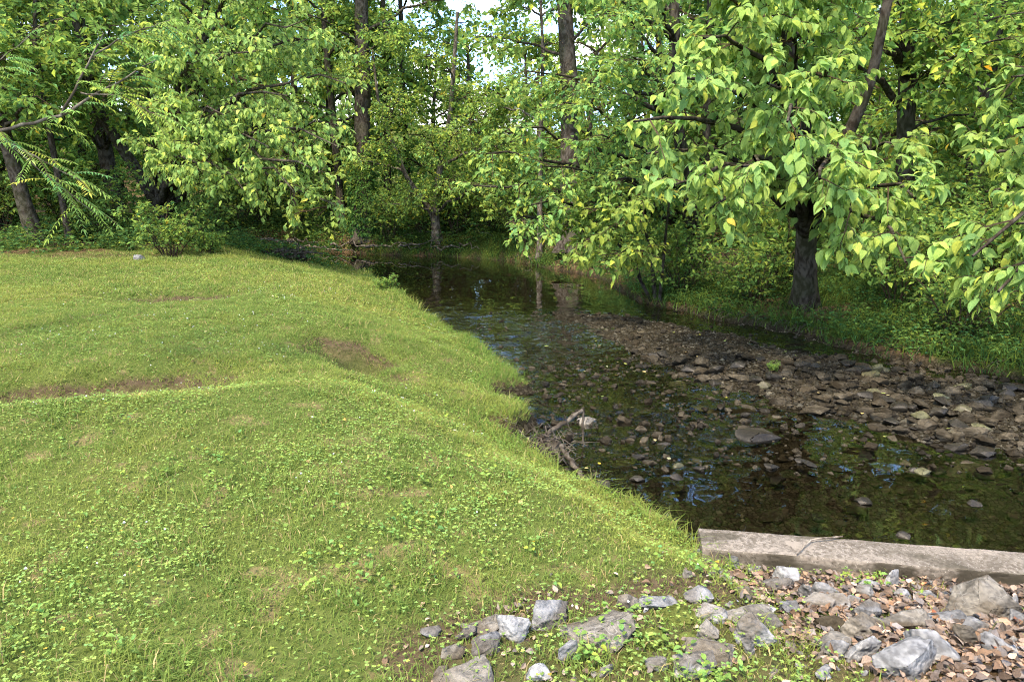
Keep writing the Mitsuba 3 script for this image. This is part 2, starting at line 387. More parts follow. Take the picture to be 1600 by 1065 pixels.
# ---------------------------------------------------------------- broken grey stones in the foreground: x, y, width, height, tone, turn, label
FORE = [
    (1.2, 3.86, 0.14, 0.08, 'l', "rounded grey stone leaning on the left end of the concrete beam"),
    (1.44, 3.7, 0.08, 0.04, 'l', "small grey stone close to the beam near its left end"),
    (1.32, 3.72, 0.06, 0.08, 'l', "small upright grey stone wedged beside the left end of the beam"),
    (1.52, 3.43, 0.12, 0.08, 'p', "sharp white stone among dead leaves, a stone's length in front of the beam"),
    (1.94, 3.37, 0.08, 0.05, 'p', "little white stone in the dead leaves, upper of a touching pair"),
    (1.84, 3.2, 0.09, 0.06, 'l', "flat grey stone just below a little white stone in the dead leaves"),
    (2.08, 3.42, 0.07, 0.1, 'p', "pale pointed shard standing upright against the beam"),
    (2.19, 3.5, 0.07, 0.03, 'l', "small low grey stone right of the upright pale shard by the beam"),
    (2.05, 3.25, 0.07, 0.05, 'p', "white stone half hidden in dead leaves below the upright shard"),
    (2.2, 3.28, 0.08, 0.04, 'p', "pale stone beside a leafy weed in front of the beam"),
    (2.16, 2.83, 0.22, 0.19, 't', "largest boulder on the near bank, rounded and tan grey, amid dead leaves"),
    (2.09, 2.92, 0.06, 0.08, 'l', "grey stone pressed against the left side of the large tan boulder"),
    (2.55, 3.16, 0.08, 0.07, 'l', "grey stone just right and above the large tan boulder"),
    (2.16, 2.6, 0.07, 0.07, 'l', "blue-grey stone at the right edge below the large tan boulder"),
    (1.96, 2.77, 0.15, 0.06, 'l', "flat grey slab left of the large tan boulder"),
    (1.92, 2.55, 0.1, 0.06, 'p', "grey-white stone below the large tan boulder"),
    (1.85, 2.31, 0.1, 0.06, 'p', "flat white stone near the bottom right corner"),
    (1.77, 2.38, 0.06, 0.08, 't', "tan slab tilted on edge below the large tan boulder"),
    (1.55, 2.24, 0.14, 0.09, 'p', "broad pale flat stone in the bottom row, right of the largest pale rock"),
    (1.42, 2.18, 0.19, 0.1, 'p', "big sharp pale rock at the very bottom, largest of the bottom row"),
    (1.32, 2.29, 0.11, 0.09, 'p', "pointed white-grey stone left above the big pale rock at the bottom"),
    (1.23, 2.31, 0.08, 0.07, 'p', "rounded white-grey stone left of the pointed white-grey one"),
    (1.45, 2.54, 0.12, 0.09, 't', "brown stained grey stone right behind the pointed white-grey one"),
    (1.26, 2.4, 0.13, 0.06, 't', "flat brown-grey slab behind the rounded white-grey stone"),
    (1.61, 2.8, 0.11, 0.07, 'l', "blue-grey stone at the lower end of the heap of white stones"),
    (1.61, 3.19, 0.1, 0.07, 'l', "dark angular grey stone at the top of the heap of white stones"),
    (1.48, 2.97, 0.12, 0.07, 'p', "broad white stone in the middle of the heap of white stones"),
    (1.56, 2.95, 0.08, 0.08, 'p', "white-grey stone at the right of the heap of white stones"),
    (1.68, 3.06, 0.09, 0.04, 'p', "small pale stone topping the right side of the heap of white stones"),
    (1.38, 2.64, 0.11, 0.06, 'm', "flat moss-tinted slab left under the heap of white stones"),
    (1.6, 2.66, 0.08, 0.05, 'l', "small grey stone beside the flat tan slab in the litter"),
    (1.73, 2.68, 0.16, 0.08, 't', "flat tan slab in the litter halfway between the heap and the large boulder"),
    (1.41, 3.29, 0.13, 0.06, 'l', "flat grey stone in weeds left of the heap of white stones"),
    (0.98, 2.67, 0.08, 0.07, 't', "grey-brown stone in the grass below the left end of the beam"),
    (1.48, 3.13, 0.05, 0.08, 'l', "narrow grey stone at the upper left foot of the white heap"),
    (0.78, 2.42, 0.11, 0.05, 'p', "pale rough stone in the weeds left of the long tan slab"),
    (0.94, 2.4, 0.15, 0.03, 't', "long thin tan slab lying across the weeds"),
    (0.91, 2.29, 0.11, 0.09, 'p', "pale slab slanting down to the right below the long thin tan slab"),
    (0.73, 2.28, 0.06, 0.06, 't', "brown shard standing beside the moss patch"),
    (0.72, 2.19, 0.15, 0.05, 't', "flat tan slab below the brown shard"),
    (0.64, 2.11, 0.11, 0.05, 'l', "rough grey stone at the bottom edge below the flat tan slab"),
    (0.77, 2.74, 0.03, 0.03, 't', "small tan stone alone in the grass left of the beam"),
    (0.86, 2.21, 0.03, 0.06, 'l', "small upright stone under the slanting pale slab"),
    (1.16, 2.28, 0.03, 0.03, 'p', "small pale round stone left of the rounded white-grey one"),
    (1.95, 2.47, 0.04, 0.03, 'l', "small grey stone right of the tilted tan slab"),
    (1.13, 2.16, 0.07, 0.02, 'l', "low grey stone at the bottom edge left of the big pale rock"),
    (0.77, 2.58, 0.09, 0.04, 'l', "half-buried grey stone in the grass above the moss patch"),
    (1.32, 2.92, 0.07, 0.04, 'l', "half-buried grey stone in the weeds near the long thin slab"),
    (2.33, 3.32, 0.06, 0.03, 'p', "small pale stone near the beam behind the large tan boulder"),
    (0.15, 2.45, 0.12, 0.08, 'l', "prominent blue-grey stone tilted in the grass, left of the long brown slab"),
    (-0, 2.37, 0.1, 0.07, 'p', "pale rough chunk left of the prominent blue-grey stone"),
    (-0.1, 2.29, 0.09, 0.06, 'l', "grey stone below the pale rough chunk"),
    (-0.18, 2.36, 0.07, 0.04, 'l', "blue-grey lump beside a flat slab at the left end of the stones"),
    (-0.11, 2.4, 0.11, 0.03, 't', "flat buried slab above the grey lump at the left end of the stones"),
    (-0.22, 2.26, 0.07, 0.03, 't', "low tan stone at the left end of the stones"),
    (-0.17, 2.12, 0.16, 0.05, 't', "large flat tan stone at the bottom edge, leftmost of the bottom row"),
    (0.09, 2.11, 0.07, 0.02, 'p', "low pale stone at the bottom edge in the clover"),
    (0.2, 2.2, 0.06, 0.07, 'l', "grey stone standing upright in the weeds below the prominent blue-grey one"),
    (0.34, 2.31, 0.21, 0.07, 't', "long low brown-grey slab, longest of the left stones"),
    (0.47, 2.5, 0.07, 0.05, 't', "flat tan stone above the long brown-grey slab"),
    (0.59, 2.5, 0.13, 0.04, 'l', "flat grey stone in the grass upper right of the long slab"),
    (0.39, 2.42, 0.06, 0.04, 't', "tan stone just above the long brown-grey slab"),
    (-0.32, 2.39, 0.06, 0.02, 'l', "half-buried grey stone at the far left of the stones"),
    (0.51, 2.13, 0.06, 0.04, 'l', "grey stone left of the broad pale bottom stone, near the moss"),
    (0.63, 2.11, 0.1, 0.05, 'p', "broad pale stone at the bottom edge below the moss patch"),
    (0.33, 2.12, 0.05, 0.03, 'l', "small grey stone at the bottom edge below the upright one"),
    (-0.25, 2.14, 0.05, 0.02, 't', "small tan stone above the large flat tan bottom stone"),
]
rk = np.random.default_rng(11)
for i, (x, y, w, h, m, label) in enumerate(FORE):
    flat = h < 0.45 * w
    v, f = stone(100 + i, 3 if w < 0.12 else 4, 16, 0.07)
    hz = max(h * (0.62 if flat else 0.72), 0.02)
    dy = w * (0.75 if flat else 0.6) * rk.uniform(0.85, 1.1)
    v = placed(v, (w * 0.69, dy * 0.69, hz * 1.12), rk.uniform(-0.5, 0.5), rk.uniform(-0.25, 0.25, 2), (x, y, float(H(x, y)) + 0.5 * hz))
    key = number('stone')
    scene[key] = stone_ply(v, f, {'m': 'b'}.get(m, m))
    tag(key, label, 'stone', 'broken stones on the near bank')
cx_, cy_ = rk.uniform(-0.7, 4.2, 5200), rk.uniform(1.9, 3.75, 5200)
cz_, cd_, _, _ = land(cx_, cy_)
rb_ = rubble(cx_, cy_)
pick = (cd_ > 0.03) & (rk.random(5200) < rb_ * 0.12 * (0.35 + 0.65 * (cx_ > 0.9)))
cv, cf, ct, at = [], [], [], 0
for x, y, z in zip(cx_[pick], cy_[pick], cz_[pick]):
    w = min(0.016 * rk.pareto(2.0) + 0.018, 0.06)
    v, f = stone(int(rk.integers(1000, 1040)), 0, 12)
    cv.append(placed(v, (w * 0.6, w * 0.45, w * 0.34), rk.uniform(0, 6.3), rk.uniform(-0.3, 0.3, 2), (x, y, z + 0.08 * w)))
    cf.append(f + at)
    ct += [(rk.choice([0.5, 0.6, 0.72]), rk.choice([0.02, 0.1, 0.3]))] * len(v)
    at += len(v)
scene['rubble_chips'] = mikit.ply((np.vstack(cv), np.vstack(cf)), 'm_stone', uv=np.array(ct))
tag('rubble_chips', 'small grey stone chips strewn between the larger stones of the near bank', 'stones', kind='stuff')
# ---------------------------------------------------------------- creek stones
POOL = [
    (2.37, 6.3, 0.43, 0.18, 'w', 0.35, "large dark slab sloping out of the water left of the bar"),
    (4.37, 6.21, 0.26, 0.18, 't', 0.35, "largest broken tan rock in the group at the right end of the bar"),
    (4.1, 6.18, 0.21, 0.16, 't', 0.35, "angular grey-tan rock left of the largest rock at the bar's right end"),
    (4.2, 6.18, 0.14, 0.12, 't', 0.35, "orange-brown wedge leaning between two big rocks at the right end of the bar"),
    (4.08, 6.44, 0.17, 0.13, 't', 0.35, "pale-topped block, leftmost of the big rocks at the bar's right end"),
    (3.98, 5.66, 0.39, 0.13, 't', 0.35, "long pale slab lying in the water in front of the bar"),
    (3.5, 5.8, 0.12, 0.1, 'p', 0.35, "pale stone standing up alone out of the still pool"),
    (3.25, 7.05, 0.34, 0.09, 't', 0.35, "long flat tan stone in the middle of the bar"),
    (2.78, 6.96, 0.23, 0.11, 't', 0.35, "tan stone with a ragged edge near the middle of the bar"),
    (3.21, 5.98, 0.23, 0.09, 'w', 0.35, "brown stone half sunk in the pool left of the upright pale stone"),
    (2.78, 8.22, 0.3, 0.08, 't', 0.35, "flat slab lying high on the left half of the bar"),
    (2.13, 7.3, 0.3, 0.07, 'm', 0.35, "mossy slab at the left water edge of the bar"),
    (2.05, 8.26, 0.26, 0.12, 'm', 0.35, "bright green mossy clump of stone at the top left of the bar"),
    (4.84, 6.94, 0.23, 0.1, 't', 0.35, "elongated tan stone lying above the big right-hand rocks"),
    (2.55, 7.19, 0.3, 0.14, 'b', 0.35, "broad brown stone beside the large dark sloping slab"),
    (1.99, 6.3, 0.36, 0.1, 'w', 0.35, "long dark stone lying in the water left of the sloping slab"),
    (4.15, 5.3, 0.16, 0.09, 'b', 0.35, "brown stone at the right edge low in the pool"),
    (4.68, 5.96, 0.11, 0.09, 't', 0.35, "tan stone at the far right end of the bar"),
    (2.86, 6.28, 0.19, 0.08, 'b', 0.35, "brown stone at the pool edge right of the sloping slab"),
    (3.42, 6.72, 0.16, 0.05, 't', 0.35, "small flat grey-tan stone near the centre of the bar"),
    (3.88, 7.76, 0.35, 0.14, 'b', 0.35, "broad brown boulder high in the middle of the bar"),
    (3.38, 7.72, 0.23, 0.09, 'b', 0.35, "brown stone left of the broad high boulder"),
    (2.54, 8.29, 0.17, 0.09, 't', 0.35, "small light stone near the mossy clump"),
    (4.32, 7.66, 0.28, 0.09, 't', 0.35, "long tan stone right of the broad high boulder"),
    (4.62, 8.4, 0.19, 0.05, 't', 0.35, "small pale flat stone at the back of the bar"),
    (4.26, 7.34, 0.27, 0.1, 'b', 0.35, "long flat brown stone below the long tan one"),
    (3.66, 6.54, 0.22, 0.08, 'b', 0.35, "brown stone in the front row of the bar, centre"),
    (2.8, 6.86, 0.18, 0.09, 'b', 0.35, "blocky brown stone left of the front row centre"),
    (5.52, 7.42, 0.17, 0.06, 'b', 0.35, "reddish brown stone at the back right of the bar"),
    (4.71, 6.21, 0.19, 0.07, 't', 0.35, "flat tan stone right beside the largest broken rock"),
    (4.75, 6.55, 0.17, 0.1, 't', 0.35, "tan stone behind the largest broken rock"),
    (2.89, 4.51, 0.54, 0.09, 'b', 0.3, "very large flat brown slab under the water of the pool"),
    (2.2, 4.71, 0.2, 0.09, 'b', 0.3, "brown block under the water left of the very large slab"),
    (2.03, 5.03, 0.23, 0.09, 'b', 0.3, "long brown stone under the water near the concrete beam's left half"),
    (3.17, 4.35, 0.19, 0.09, 'b', 0.3, "brown slab under the water right of the very large slab"),
    (2.72, 5.07, 0.21, 0.09, 'b', 0.3, "flat brown stone under water behind the very large slab"),
    (1.85, 4.84, 0.21, 0.09, 'b', 0.3, "brown stone under water at the left of the pool"),
    (3.26, 5.33, 0.14, 0.09, 'b', 0.3, "flat stone just under the surface below the upright pale stone"),
    (2.62, 4.49, 0.14, 0.09, 'b', 0.3, "low brown stone under water close to the beam"),
    (0.78, 6.78, 0.22, 0.16, 'p', 0.3, 'white-topped stone alone in the stream off the grassy bank'),
    (0.95, 6.6, 0.22, 0.12, 'w', 0.4, 'dark stone touching the white-topped stone in the stream'),
    (1.0, 5.42, 0.15, 0.12, 'b', 0.35, 'brown stone in the water right of the driftwood'),
    (1.1, 5.12, 0.09, 0.07, 't', 0.3, 'small tan stone in the stream beyond the brown one'),
    (0.86, 5.15, 0.2, 0.08, 'b', 0.4, 'reddish brown stone low in the water by the bank'),
    (0.83, 4.72, 0.3, 0.1, 'w', 0.3, 'brown wedge stone against the foot of the grassy bank'),
    (1.15, 6.0, 0.12, 0.09, 't', 0.3, 'round tan stone in the stream right of the driftwood'),
    (1.0, 5.95, 0.22, 0.08, 'b', 0.4, 'flat brown stone in the stream right of the driftwood'),
    (0.6, 6.55, 0.3, 0.09, 'w', 0.45, 'dark flat stone left of the white-topped stone'),
    (-0.02, 6.05, 0.28, 0.1, 'w', 0.3, 'dark stone in the notch under the grassy bank'),
    (1.5, 8.3, 0.3, 0.1, 'w', 0.4, 'dark stone at the left tip of the stony bar'),
    (1.3, 9.0, 0.3, 0.08, 'w', 0.4, 'flat dark stone in the riffle above the bar'),
    (0.5, 10.4, 0.2, 0.09, 'w', 0.4, 'small dark stone far up the riffle'),
]
STONES = [stone(300 + i, 0 if i < 8 else 1, 13 + i % 4, 0.06) for i in range(16)]
PLY = {}


def creek_stone(x, y, w, d, h, m, label, group, z=None, sink=0.35, name='creek_stone'):
    i = int(rk.integers(8)) + 8 * (w > 0.1)
    if (i, m) not in PLY:
        PLY[i, m] = stone_ply(*STONES[i], {'t': 's', 'm': 'g', 'p': 't'}.get(m, m), 'm_wetstone' if m in 'wm' else 'm_stone')
    z = max(float(H(x, y)), WATER - 0.3) if z is None else z
    key = number(name)
    t = T().translate([x, y, z + h * (0.5 - sink)]).rotate([0, 0, 1], float(rk.uniform(-35, 35))).rotate([1, 0, 0], float(rk.uniform(-10, 10))).rotate([0, 1, 0], float(rk.uniform(-10, 10))).scale([w / 2, d / 2, h / 2])
    scene[key] = {**PLY[i, m], 'to_world': t}
    tag(key, label, 'stone', group)


for x, y, w, h, m, sink, label in POOL:
    creek_stone(x, y, w, w * 0.72, h, m, label, 'large stones in the creek', sink=sink)
taken = [(p[0], p[1], p[2] * 0.5) for p in POOL]
tone = {'b': 'brown', 't': 'tan', 'w': 'dark wet', 'm': 'green mossy'}
left = 300 - len(POOL)      # the rest of the largest 300
chosen = []
SHORT = {0: 'the large dark sloping slab', 1: 'the largest broken tan rock', 3: 'the orange-brown wedge', 5: 'the long pale slab in the water', 6: 'the upright pale stone in the pool', 7: 'the long flat tan stone in mid-bar', 10: 'the flat slab high on the bar',
         11: 'the mossy slab', 12: 'the bright green mossy clump', 13: 'the elongated tan stone', 15: 'the long dark stone in the water', 17: 'the tan stone at the far right end', 20: 'the broad high brown boulder', 23: 'the long tan stone', 24: 'the small pale flat stone',
         26: 'the front-row brown stone', 28: 'the reddish brown stone', 31: 'the very large slab under water', 33: 'the long sunken stone near the beam', 36: 'the sunken stone at the left of the pool', 39: 'the white-topped stone in the stream', 41: 'the brown stone right of the driftwood',
         45: 'the round tan stone in the stream', 49: 'the dark stone at the bar tip', 50: 'the flat dark stone in the riffle', 51: 'the small dark stone far up the riffle'}
ORDER = ['nearest', 'second nearest', 'third nearest', 'fourth nearest', 'fifth nearest', 'sixth nearest', 'seventh nearest', 'eighth nearest', 'ninth nearest', 'tenth nearest', 'eleventh nearest', 'twelfth nearest', 'thirteenth nearest', 'fourteenth nearest', 'farthest']
cx_, cy_ = rk.uniform(-0.6, 8, 16000), rk.uniform(4.2, 13.2, 16000)
_, cd, cb, _ = land(cx_, cy_)
on_ = cb > -0.15
pick = (cd < -0.12) & (rk.random(16000) < np.where(on_, 0.75, np.where(cy_ > 5.4, 0.75, 0.16)) * np.where(cy_ < 9.3, 1.0, 0.3))
cand = [(min(0.05 * rk.pareto(2.1) + 0.055, 0.21) * (0.7 if y > 9.5 else 1) * (1.0 if o else 0.6), float(x), float(y), bool(o)) for x, y, o in zip(cx_[pick], cy_[pick], on_[pick])]
cand.sort(key=lambda c: -c[0] / (c[2] + 1))
small_v, small_f, at = [], [], 0
occupied, n_taken = np.zeros((len(taken) + len(cand), 3)), len(taken)
occupied[:n_taken] = taken
for w, x, y, on in cand:
    q = occupied[:n_taken]
    if ((x - q[:, 0]) ** 2 + (y - q[:, 1]) ** 2 < (0.62 * (q[:, 2] + w * 0.5)) ** 2).any():
        continue
    occupied[n_taken] = (x, y, w * 0.45)
    n_taken += 1
    if left > 0:
        left -= 1
        m = rk.choice(list('bbbttwwm' if on else 'wwwwwwbm'))
        if y > 9.3:
            m = rk.choice(list('bww'))
        chosen.append((x, y, w, m, on))
    else:
        i = int(rk.integers(8))
        v, f = STONES[i]
        h = w * rk.uniform(0.35, 0.6) * (1.0 if on else 1.5)
        small_v.append(placed(v, (w * 0.5, w * 0.36, h * 0.5), rk.uniform(0, 6.3), (0, 0), (x, y, float(H(x, y)) + 0.3 * h if on or y < 5.4 or rk.random() < 0.35 else WATER - 0.008)))
        small_f.append(f + at)
        at += len(v)
seen = {}
for x, y, w, m, on in chosen:
    j = min(SHORT, key=lambda q: math.hypot(POOL[q][0] - x, POOL[q][1] - y))
    seen.setdefault((('broad flat' if w > 0.15 else 'medium-sized' if w > 0.11 else 'small') + ' ' + tone[m], SHORT[j]), []).append((math.hypot(POOL[j][0] - x, POOL[j][1] - y), x, y, w, m, on))
for (look_, name_), group_ in seen.items():
    for j, (_, x, y, w, m, on) in enumerate(sorted(group_)):
        creek_stone(x, y, w, w * rk.uniform(0.6, 0.9), w * rk.uniform(0.38, 0.62) if on else max(0.5 * w, 0.06), m, f'{ORDER[min(j, 14)]} {look_} stone to {name_}', 'stones of the creek bar and riffle', None if on else WATER - (0.02 if rk.random() < 0.7 else 0.09), sink=0.22 if on else 0.2)
sv = np.vstack(small_v)
scene['small_stones'] = mikit.ply((sv, np.vstack(small_f)), 'm_stone', uv=np.tile(np.array([TONE['b']]), (len(sv), 1)) * np.repeat(rk.uniform(0.6, 1.35, (len(small_v), 1)), [len(q) for q in small_v], 0))
tag('small_stones', 'countless small brown stones filling the gaps of the creek bar', 'stones', kind='stuff')
# fine gravel of the bar
gxy = np.stack([rk.uniform(0.5, 7.5, 42000), rk.uniform(4.8, 13, 42000)], 1)
gz_, gd, gb, _ = land(gxy[:, 0], gxy[:, 1])
ok = (gd < -0.1) & (rk.random(len(gxy)) < np.where(gb > -0.25, 0.5, 0.06))
gxy, gz_ = gxy[ok], gz_[ok]
s = np.minimum(0.010 + 0.008 * rk.pareto(2.2, len(gxy)), 0.04)
octa = np.array([[1, 0, 0], [0, 1, 0], [-1, 0, 0], [0, -1, 0], [0, 0, 0.8]])
octf = np.array([[0, 1, 4], [1, 2, 4], [2, 3, 4], [3, 0, 4]])
a_ = rk.uniform(0, 6.3, len(gxy))
ov = octa[None] * (1 + 0.35 * rk.normal(size=(len(gxy), 5, 3)).clip(-1.5, 1.5)) * s[:, None, None]
ov = np.stack([ov[..., 0] * np.cos(a_)[:, None] - ov[..., 1] * np.sin(a_)[:, None], ov[..., 0] * np.sin(a_)[:, None] + ov[..., 1] * np.cos(a_)[:, None], ov[..., 2]], -1)
ov = ov + np.stack([gxy[:, 0], gxy[:, 1], gz_ + 0.002], 1)[:, None]
gc = np.repeat(np.array([0.042, 0.039, 0.030])[None] * np.exp(0.5 * rk.normal(size=(len(gxy), 1))), 5, 0)
scene['gravel'] = mikit.ply((ov.reshape(-1, 3), (octf[None] + 5 * np.arange(len(gxy))[:, None, None]).reshape(-1, 3)), 'm_dry', color=gc.clip(0.01, 0.4))
tag('gravel', 'fine brown gravel of the creek bar', 'gravel', kind='stuff')

# ---------------------------------------------------------------- leaves, twigs and blades
LEAF = {
    2: (np.array([[0, 0, 0], [-0.30, 0.42, 0.07], [0.30, 0.42, 0.07], [0, 1, -0.06]]), np.array([[0, 2, 3], [0, 3, 1]])),
    6: (np.array([[0, 0, 0], [0, 0.5, 0.0], [0, 1, -0.14], [-0.25, 0.22, 0.06], [-0.29, 0.55, 0.05], [0.25, 0.22, 0.06], [0.29, 0.55, 0.05]]),
        np.array([[0, 5, 1], [5, 6, 1], [6, 2, 1], [0, 1, 3], [3, 1, 4], [4, 1, 2]])),
    'big': (np.array([[0, 0, 0], [0, 0.3, 0.02], [0, 0.62, -0.02], [0, 0.86, -0.09], [0, 1, -0.16],
                      [-0.14, 0.07, 0.02], [-0.27, 0.27, 0.06], [-0.285, 0.5, 0.045], [-0.17, 0.76, -0.02], [0.14, 0.07, 0.02], [0.27, 0.27, 0.06], [0.285, 0.5, 0.045], [0.17, 0.76, -0.02]]),
            np.array([[0, 9, 1], [9, 10, 1], [10, 11, 1], [11, 2, 1], [11, 12, 2], [12, 3, 2], [12, 4, 3], [0, 1, 5], [5, 1, 6], [6, 1, 7], [7, 1, 2], [7, 2, 8], [8, 2, 3], [8, 3, 4]])),
    'lance': (np.array([[0, 0, 0], [-0.11, 0.35, 0.02], [0.11, 0.35, 0.02], [0, 1, -0.12]]), np.array([[0, 2, 3], [0, 3, 1]])),
    'round': (np.array([[0, 0, 0], [-0.42, 0.3, 0.05], [-0.36, 0.8, 0.03], [0.36, 0.8, 0.03], [0.42, 0.3, 0.05], [0, 0.95, -0.04]]), np.array([[0, 4, 3], [0, 3, 5], [0, 5, 2], [0, 2, 1]])),
}


def put_leaves(kind, P, axis, normal, size, color):
    tv, tf = LEAF[kind]
    X_ = unit(np.cross(axis, normal))
    N_ = np.cross(X_, axis)
    s = np.broadcast_to(size, (len(P),))[:, None, None]
    curl = (0.25 + 2.0 * np.abs(np.sin(12.9898 * np.arange(len(P)))))[:, None, None]     # every leaf folds and droops by itself
    v = P[:, None] + s * (tv[None, :, :1] * X_[:, None] + tv[None, :, 1:2] * axis[:, None] + curl * tv[None, :, 2:] * N_[:, None])
    f = tf[None] + len(tv) * np.arange(len(P))[:, None, None]
    return v.reshape(-1, 3), f.reshape(-1, 3), np.repeat(color, len(tv), 0)


def join(parts):
    at, F = 0, []
    for p in parts:
        F.append(p[1] + at)
        at += len(p[0])
    out = (np.vstack([p[0] for p in parts]), np.vstack(F))
    return out + ((np.vstack([p[2] for p in parts]),) if len(parts[0]) > 2 else ())


def tints(rng, n, base, light=0.28, warm=0.25):
    """n leaf colours about a base: some leaves older and bluer, some young and yellow"""
    c = np.asarray(base)[None] * np.exp(light * rng.normal(size=(n, 1)))
    y = rng.normal(size=(n, 1)) * warm
    c = c * np.exp(y * np.array([[0.9, 0.25, -0.5]]))
    old = rng.random(n) < 0.004
    c[old] *= np.array([1.7, 0.95, 0.7])
    return np.clip(c, 0.004, 0.6)


def tubes(P, R, sides=4):
    """P (n, k, 3) centre lines, R (n, k) radii"""
    n, k, _ = P.shape
    t = unit(np.gradient(P, axis=1))
    ref = np.where(np.abs(t.mean(1))[:, None, 2:] < 0.8, UP, np.array([1.0, 0, 0]))
    a = unit(np.cross(t, ref))
    b = np.cross(t, a)
    g = np.arange(sides) * 2 * np.pi / sides
    v = P[:, :, None] + R[:, :, None, None] * (np.cos(g)[:, None] * a[:, :, None] + np.sin(g)[:, None] * b[:, :, None])
    i, j = np.meshgrid(np.arange(k - 1), np.arange(sides), indexing='ij')
    q = np.stack([i * sides + j, i * sides + (j + 1) % sides, (i + 1) * sides + (j + 1) % sides, (i + 1) * sides + j], -1).reshape(-1, 4)
    f = np.vstack([q[:, [0, 1, 2]], q[:, [0, 2, 3]]])
    return v.reshape(-1, 3), (f[None] + (k * sides) * np.arange(n)[:, None, None]).reshape(-1, 3)


def blades(rng, x, y, z, h, w, lean, color, seg=2):
    n = len(x)
    a = rng.uniform(0, 2 * np.pi, n)
    s = np.stack([np.cos(a), np.sin(a), 0 * a], 1) * (w / 2)[:, None]
    b = a + rng.normal(size=n) * 0.8 + 1.57
    l = np.stack([np.cos(b), np.sin(b), 0 * b], 1) * (h * lean)[:, None]
    p = np.stack([x, y, z - 0.004], 1)
    u = UP * h[:, None]
    if seg == 2:
        m = p + l * 0.35 + u * 0.62
        v = np.stack([p - s, p + s, m - s * 0.75, m + s * 0.75, p + l * 1.1 + u * (1 - 0.28 * lean)[:, None]], 1)
        t = np.array([[0, 1, 3], [0, 3, 2], [2, 3, 4]])
    else:
        v = np.stack([p - s, p + s, p + l + u * (1 - 0.2 * lean)[:, None]], 1)
        t = np.array([[0, 1, 2]])
    k = v.shape[1]
    return v.reshape(-1, 3), (t[None] + k * np.arange(n)[:, None, None]).reshape(-1, 3), np.repeat(color, k, 0)


# ---------------------------------------------------------------- the lawn
gr = np.random.default_rng(5)


def scatter(n, x0, x1, y0, y1, fn):
    x, y = gr.uniform(x0, x1, n), gr.uniform(y0, y1, n)
    z, d, bar, lawn = land(x, y)
    k = gr.random(n) < fn(x, y, z, d, lawn)
    return x[k], y[k], z[k], d[k]


def bare(x, y):
    b = 0
    for t in DENTS:
        b = np.maximum(b, np.clip(2.4 * dent(x, y, t) - 0.85 + 1.8 * (n2(x, y, 7, 23) - 0.5), 0, 1))
    return np.maximum(b, 0.6 * sstep(0.66, 0.76, n2(x, y, 2.3, 44)))


def lawn_density(x, y, z, d, lawn):
    r = rubble(x, y)
    keep = lawn * (d > -0.03) * (1 - 0.8 * bare(x, y)) * (1 - r * (0.35 + 0.6 * sstep(1.0, 1.5, x)))
    keep = keep * sstep(18.6, 17.0, y + 0.3 * np.clip(-x - 7, 0, 9) + 1.5 * (n2(x, y, 0.6, 21) - 0.5) - 3.5 * sstep(-8, -6.5, x))
    return keep * (1 - sstep(0.05, -0.1, x - (-0.80 * y - 1.6)))


def lawn_tint(x, y, n):
    """patches of yellow-green and deeper green sward, and dry stalks"""
    a = n2(x, y, 0.55, 51)[:, None]
    b = n2(x, y, 2.6, 52)[:, None]
    k = sstep(0.35, 0.65, 0.5 * a + 0.5 * b)
    c = np.array([0.44, 0.52, 0.125]) * k + np.array([0.31, 0.44, 0.105]) * (1 - k)
    c = tints(gr, n, [1, 1, 1], 0.22, 0.22) * c
    dry = gr.random(n) < 0.09
    c[dry] = np.array([0.42, 0.34, 0.16]) * np.exp(0.25 * gr.normal(size=(dry.sum(), 1)))
    return c


parts = []
for n, x0, x1, y0, y1, hs, ws, seg in ((230000, -5.2, 2.4, 1.6, 6.0, 0.036, 0.0048, 2), (330000, -9.6, 1.6, 6.0, 11.0, 0.042, 0.0085, 1), (320000, -15.6, 0.2, 11.0, 21.5, 0.060, 0.015, 1)):
    x, y, z, d = scatter(n, x0, x1, y0, y1, lawn_density)
    tuft = n2(x, y, 6, 45)
    h = hs * (0.55 + 0.9 * gr.random(len(x))) * (0.65 + 1.0 * sstep(0.5, 0.75, tuft)) * (0.75 + 0.6 * n2(x, y, 1.2, 46)) * (1 + 0.9 * sstep(0.25, 0.0, d))
    parts.append(blades(gr, x, y, z, h, ws * gr.uniform(0.6, 1.3, len(x)), gr.uniform(0.3, 1.2, len(x)), lawn_tint(x, y, len(x)), seg))
# longer tufts along the lip of the bank, hanging over the water, and a few in the sward
x, y, z, d = scatter(90000, -5, 1.5, 3.6, 18, lambda x, y, z, d, l: lawn_density(x, y, z, d, l) * (d < 0.22) * 0.9)
parts.append(blades(gr, x, y, z, gr.uniform(0.06, 0.16, len(x)), gr.uniform(0.005, 0.010, len(x)), gr.uniform(0.6, 1.9, len(x)), lawn_tint(x, y, len(x)) * np.array([0.75, 0.9, 0.8]), 2))
x, y, z, d = scatter(60000, -5, 2.4, 1.8, 9, lambda x, y, z, d, l: lawn_density(x, y, z, d, l) * sstep(0.66, 0.74, n2(x, y, 3.2, 47)))
parts.append(blades(gr, x, y, z, gr.uniform(0.05, 0.12, len(x)), gr.uniform(0.004, 0.007, len(x)), gr.uniform(0.3, 1.2, len(x)), lawn_tint(x, y, len(x)), 2))
v, f, c = join(parts)
scene['lawn_grass'] = mikit.ply((v, f), 'm_leaf_dull', color=c)
tag('lawn_grass', 'mown yellow-green grass covering the uneven bank', 'grass', kind='stuff')

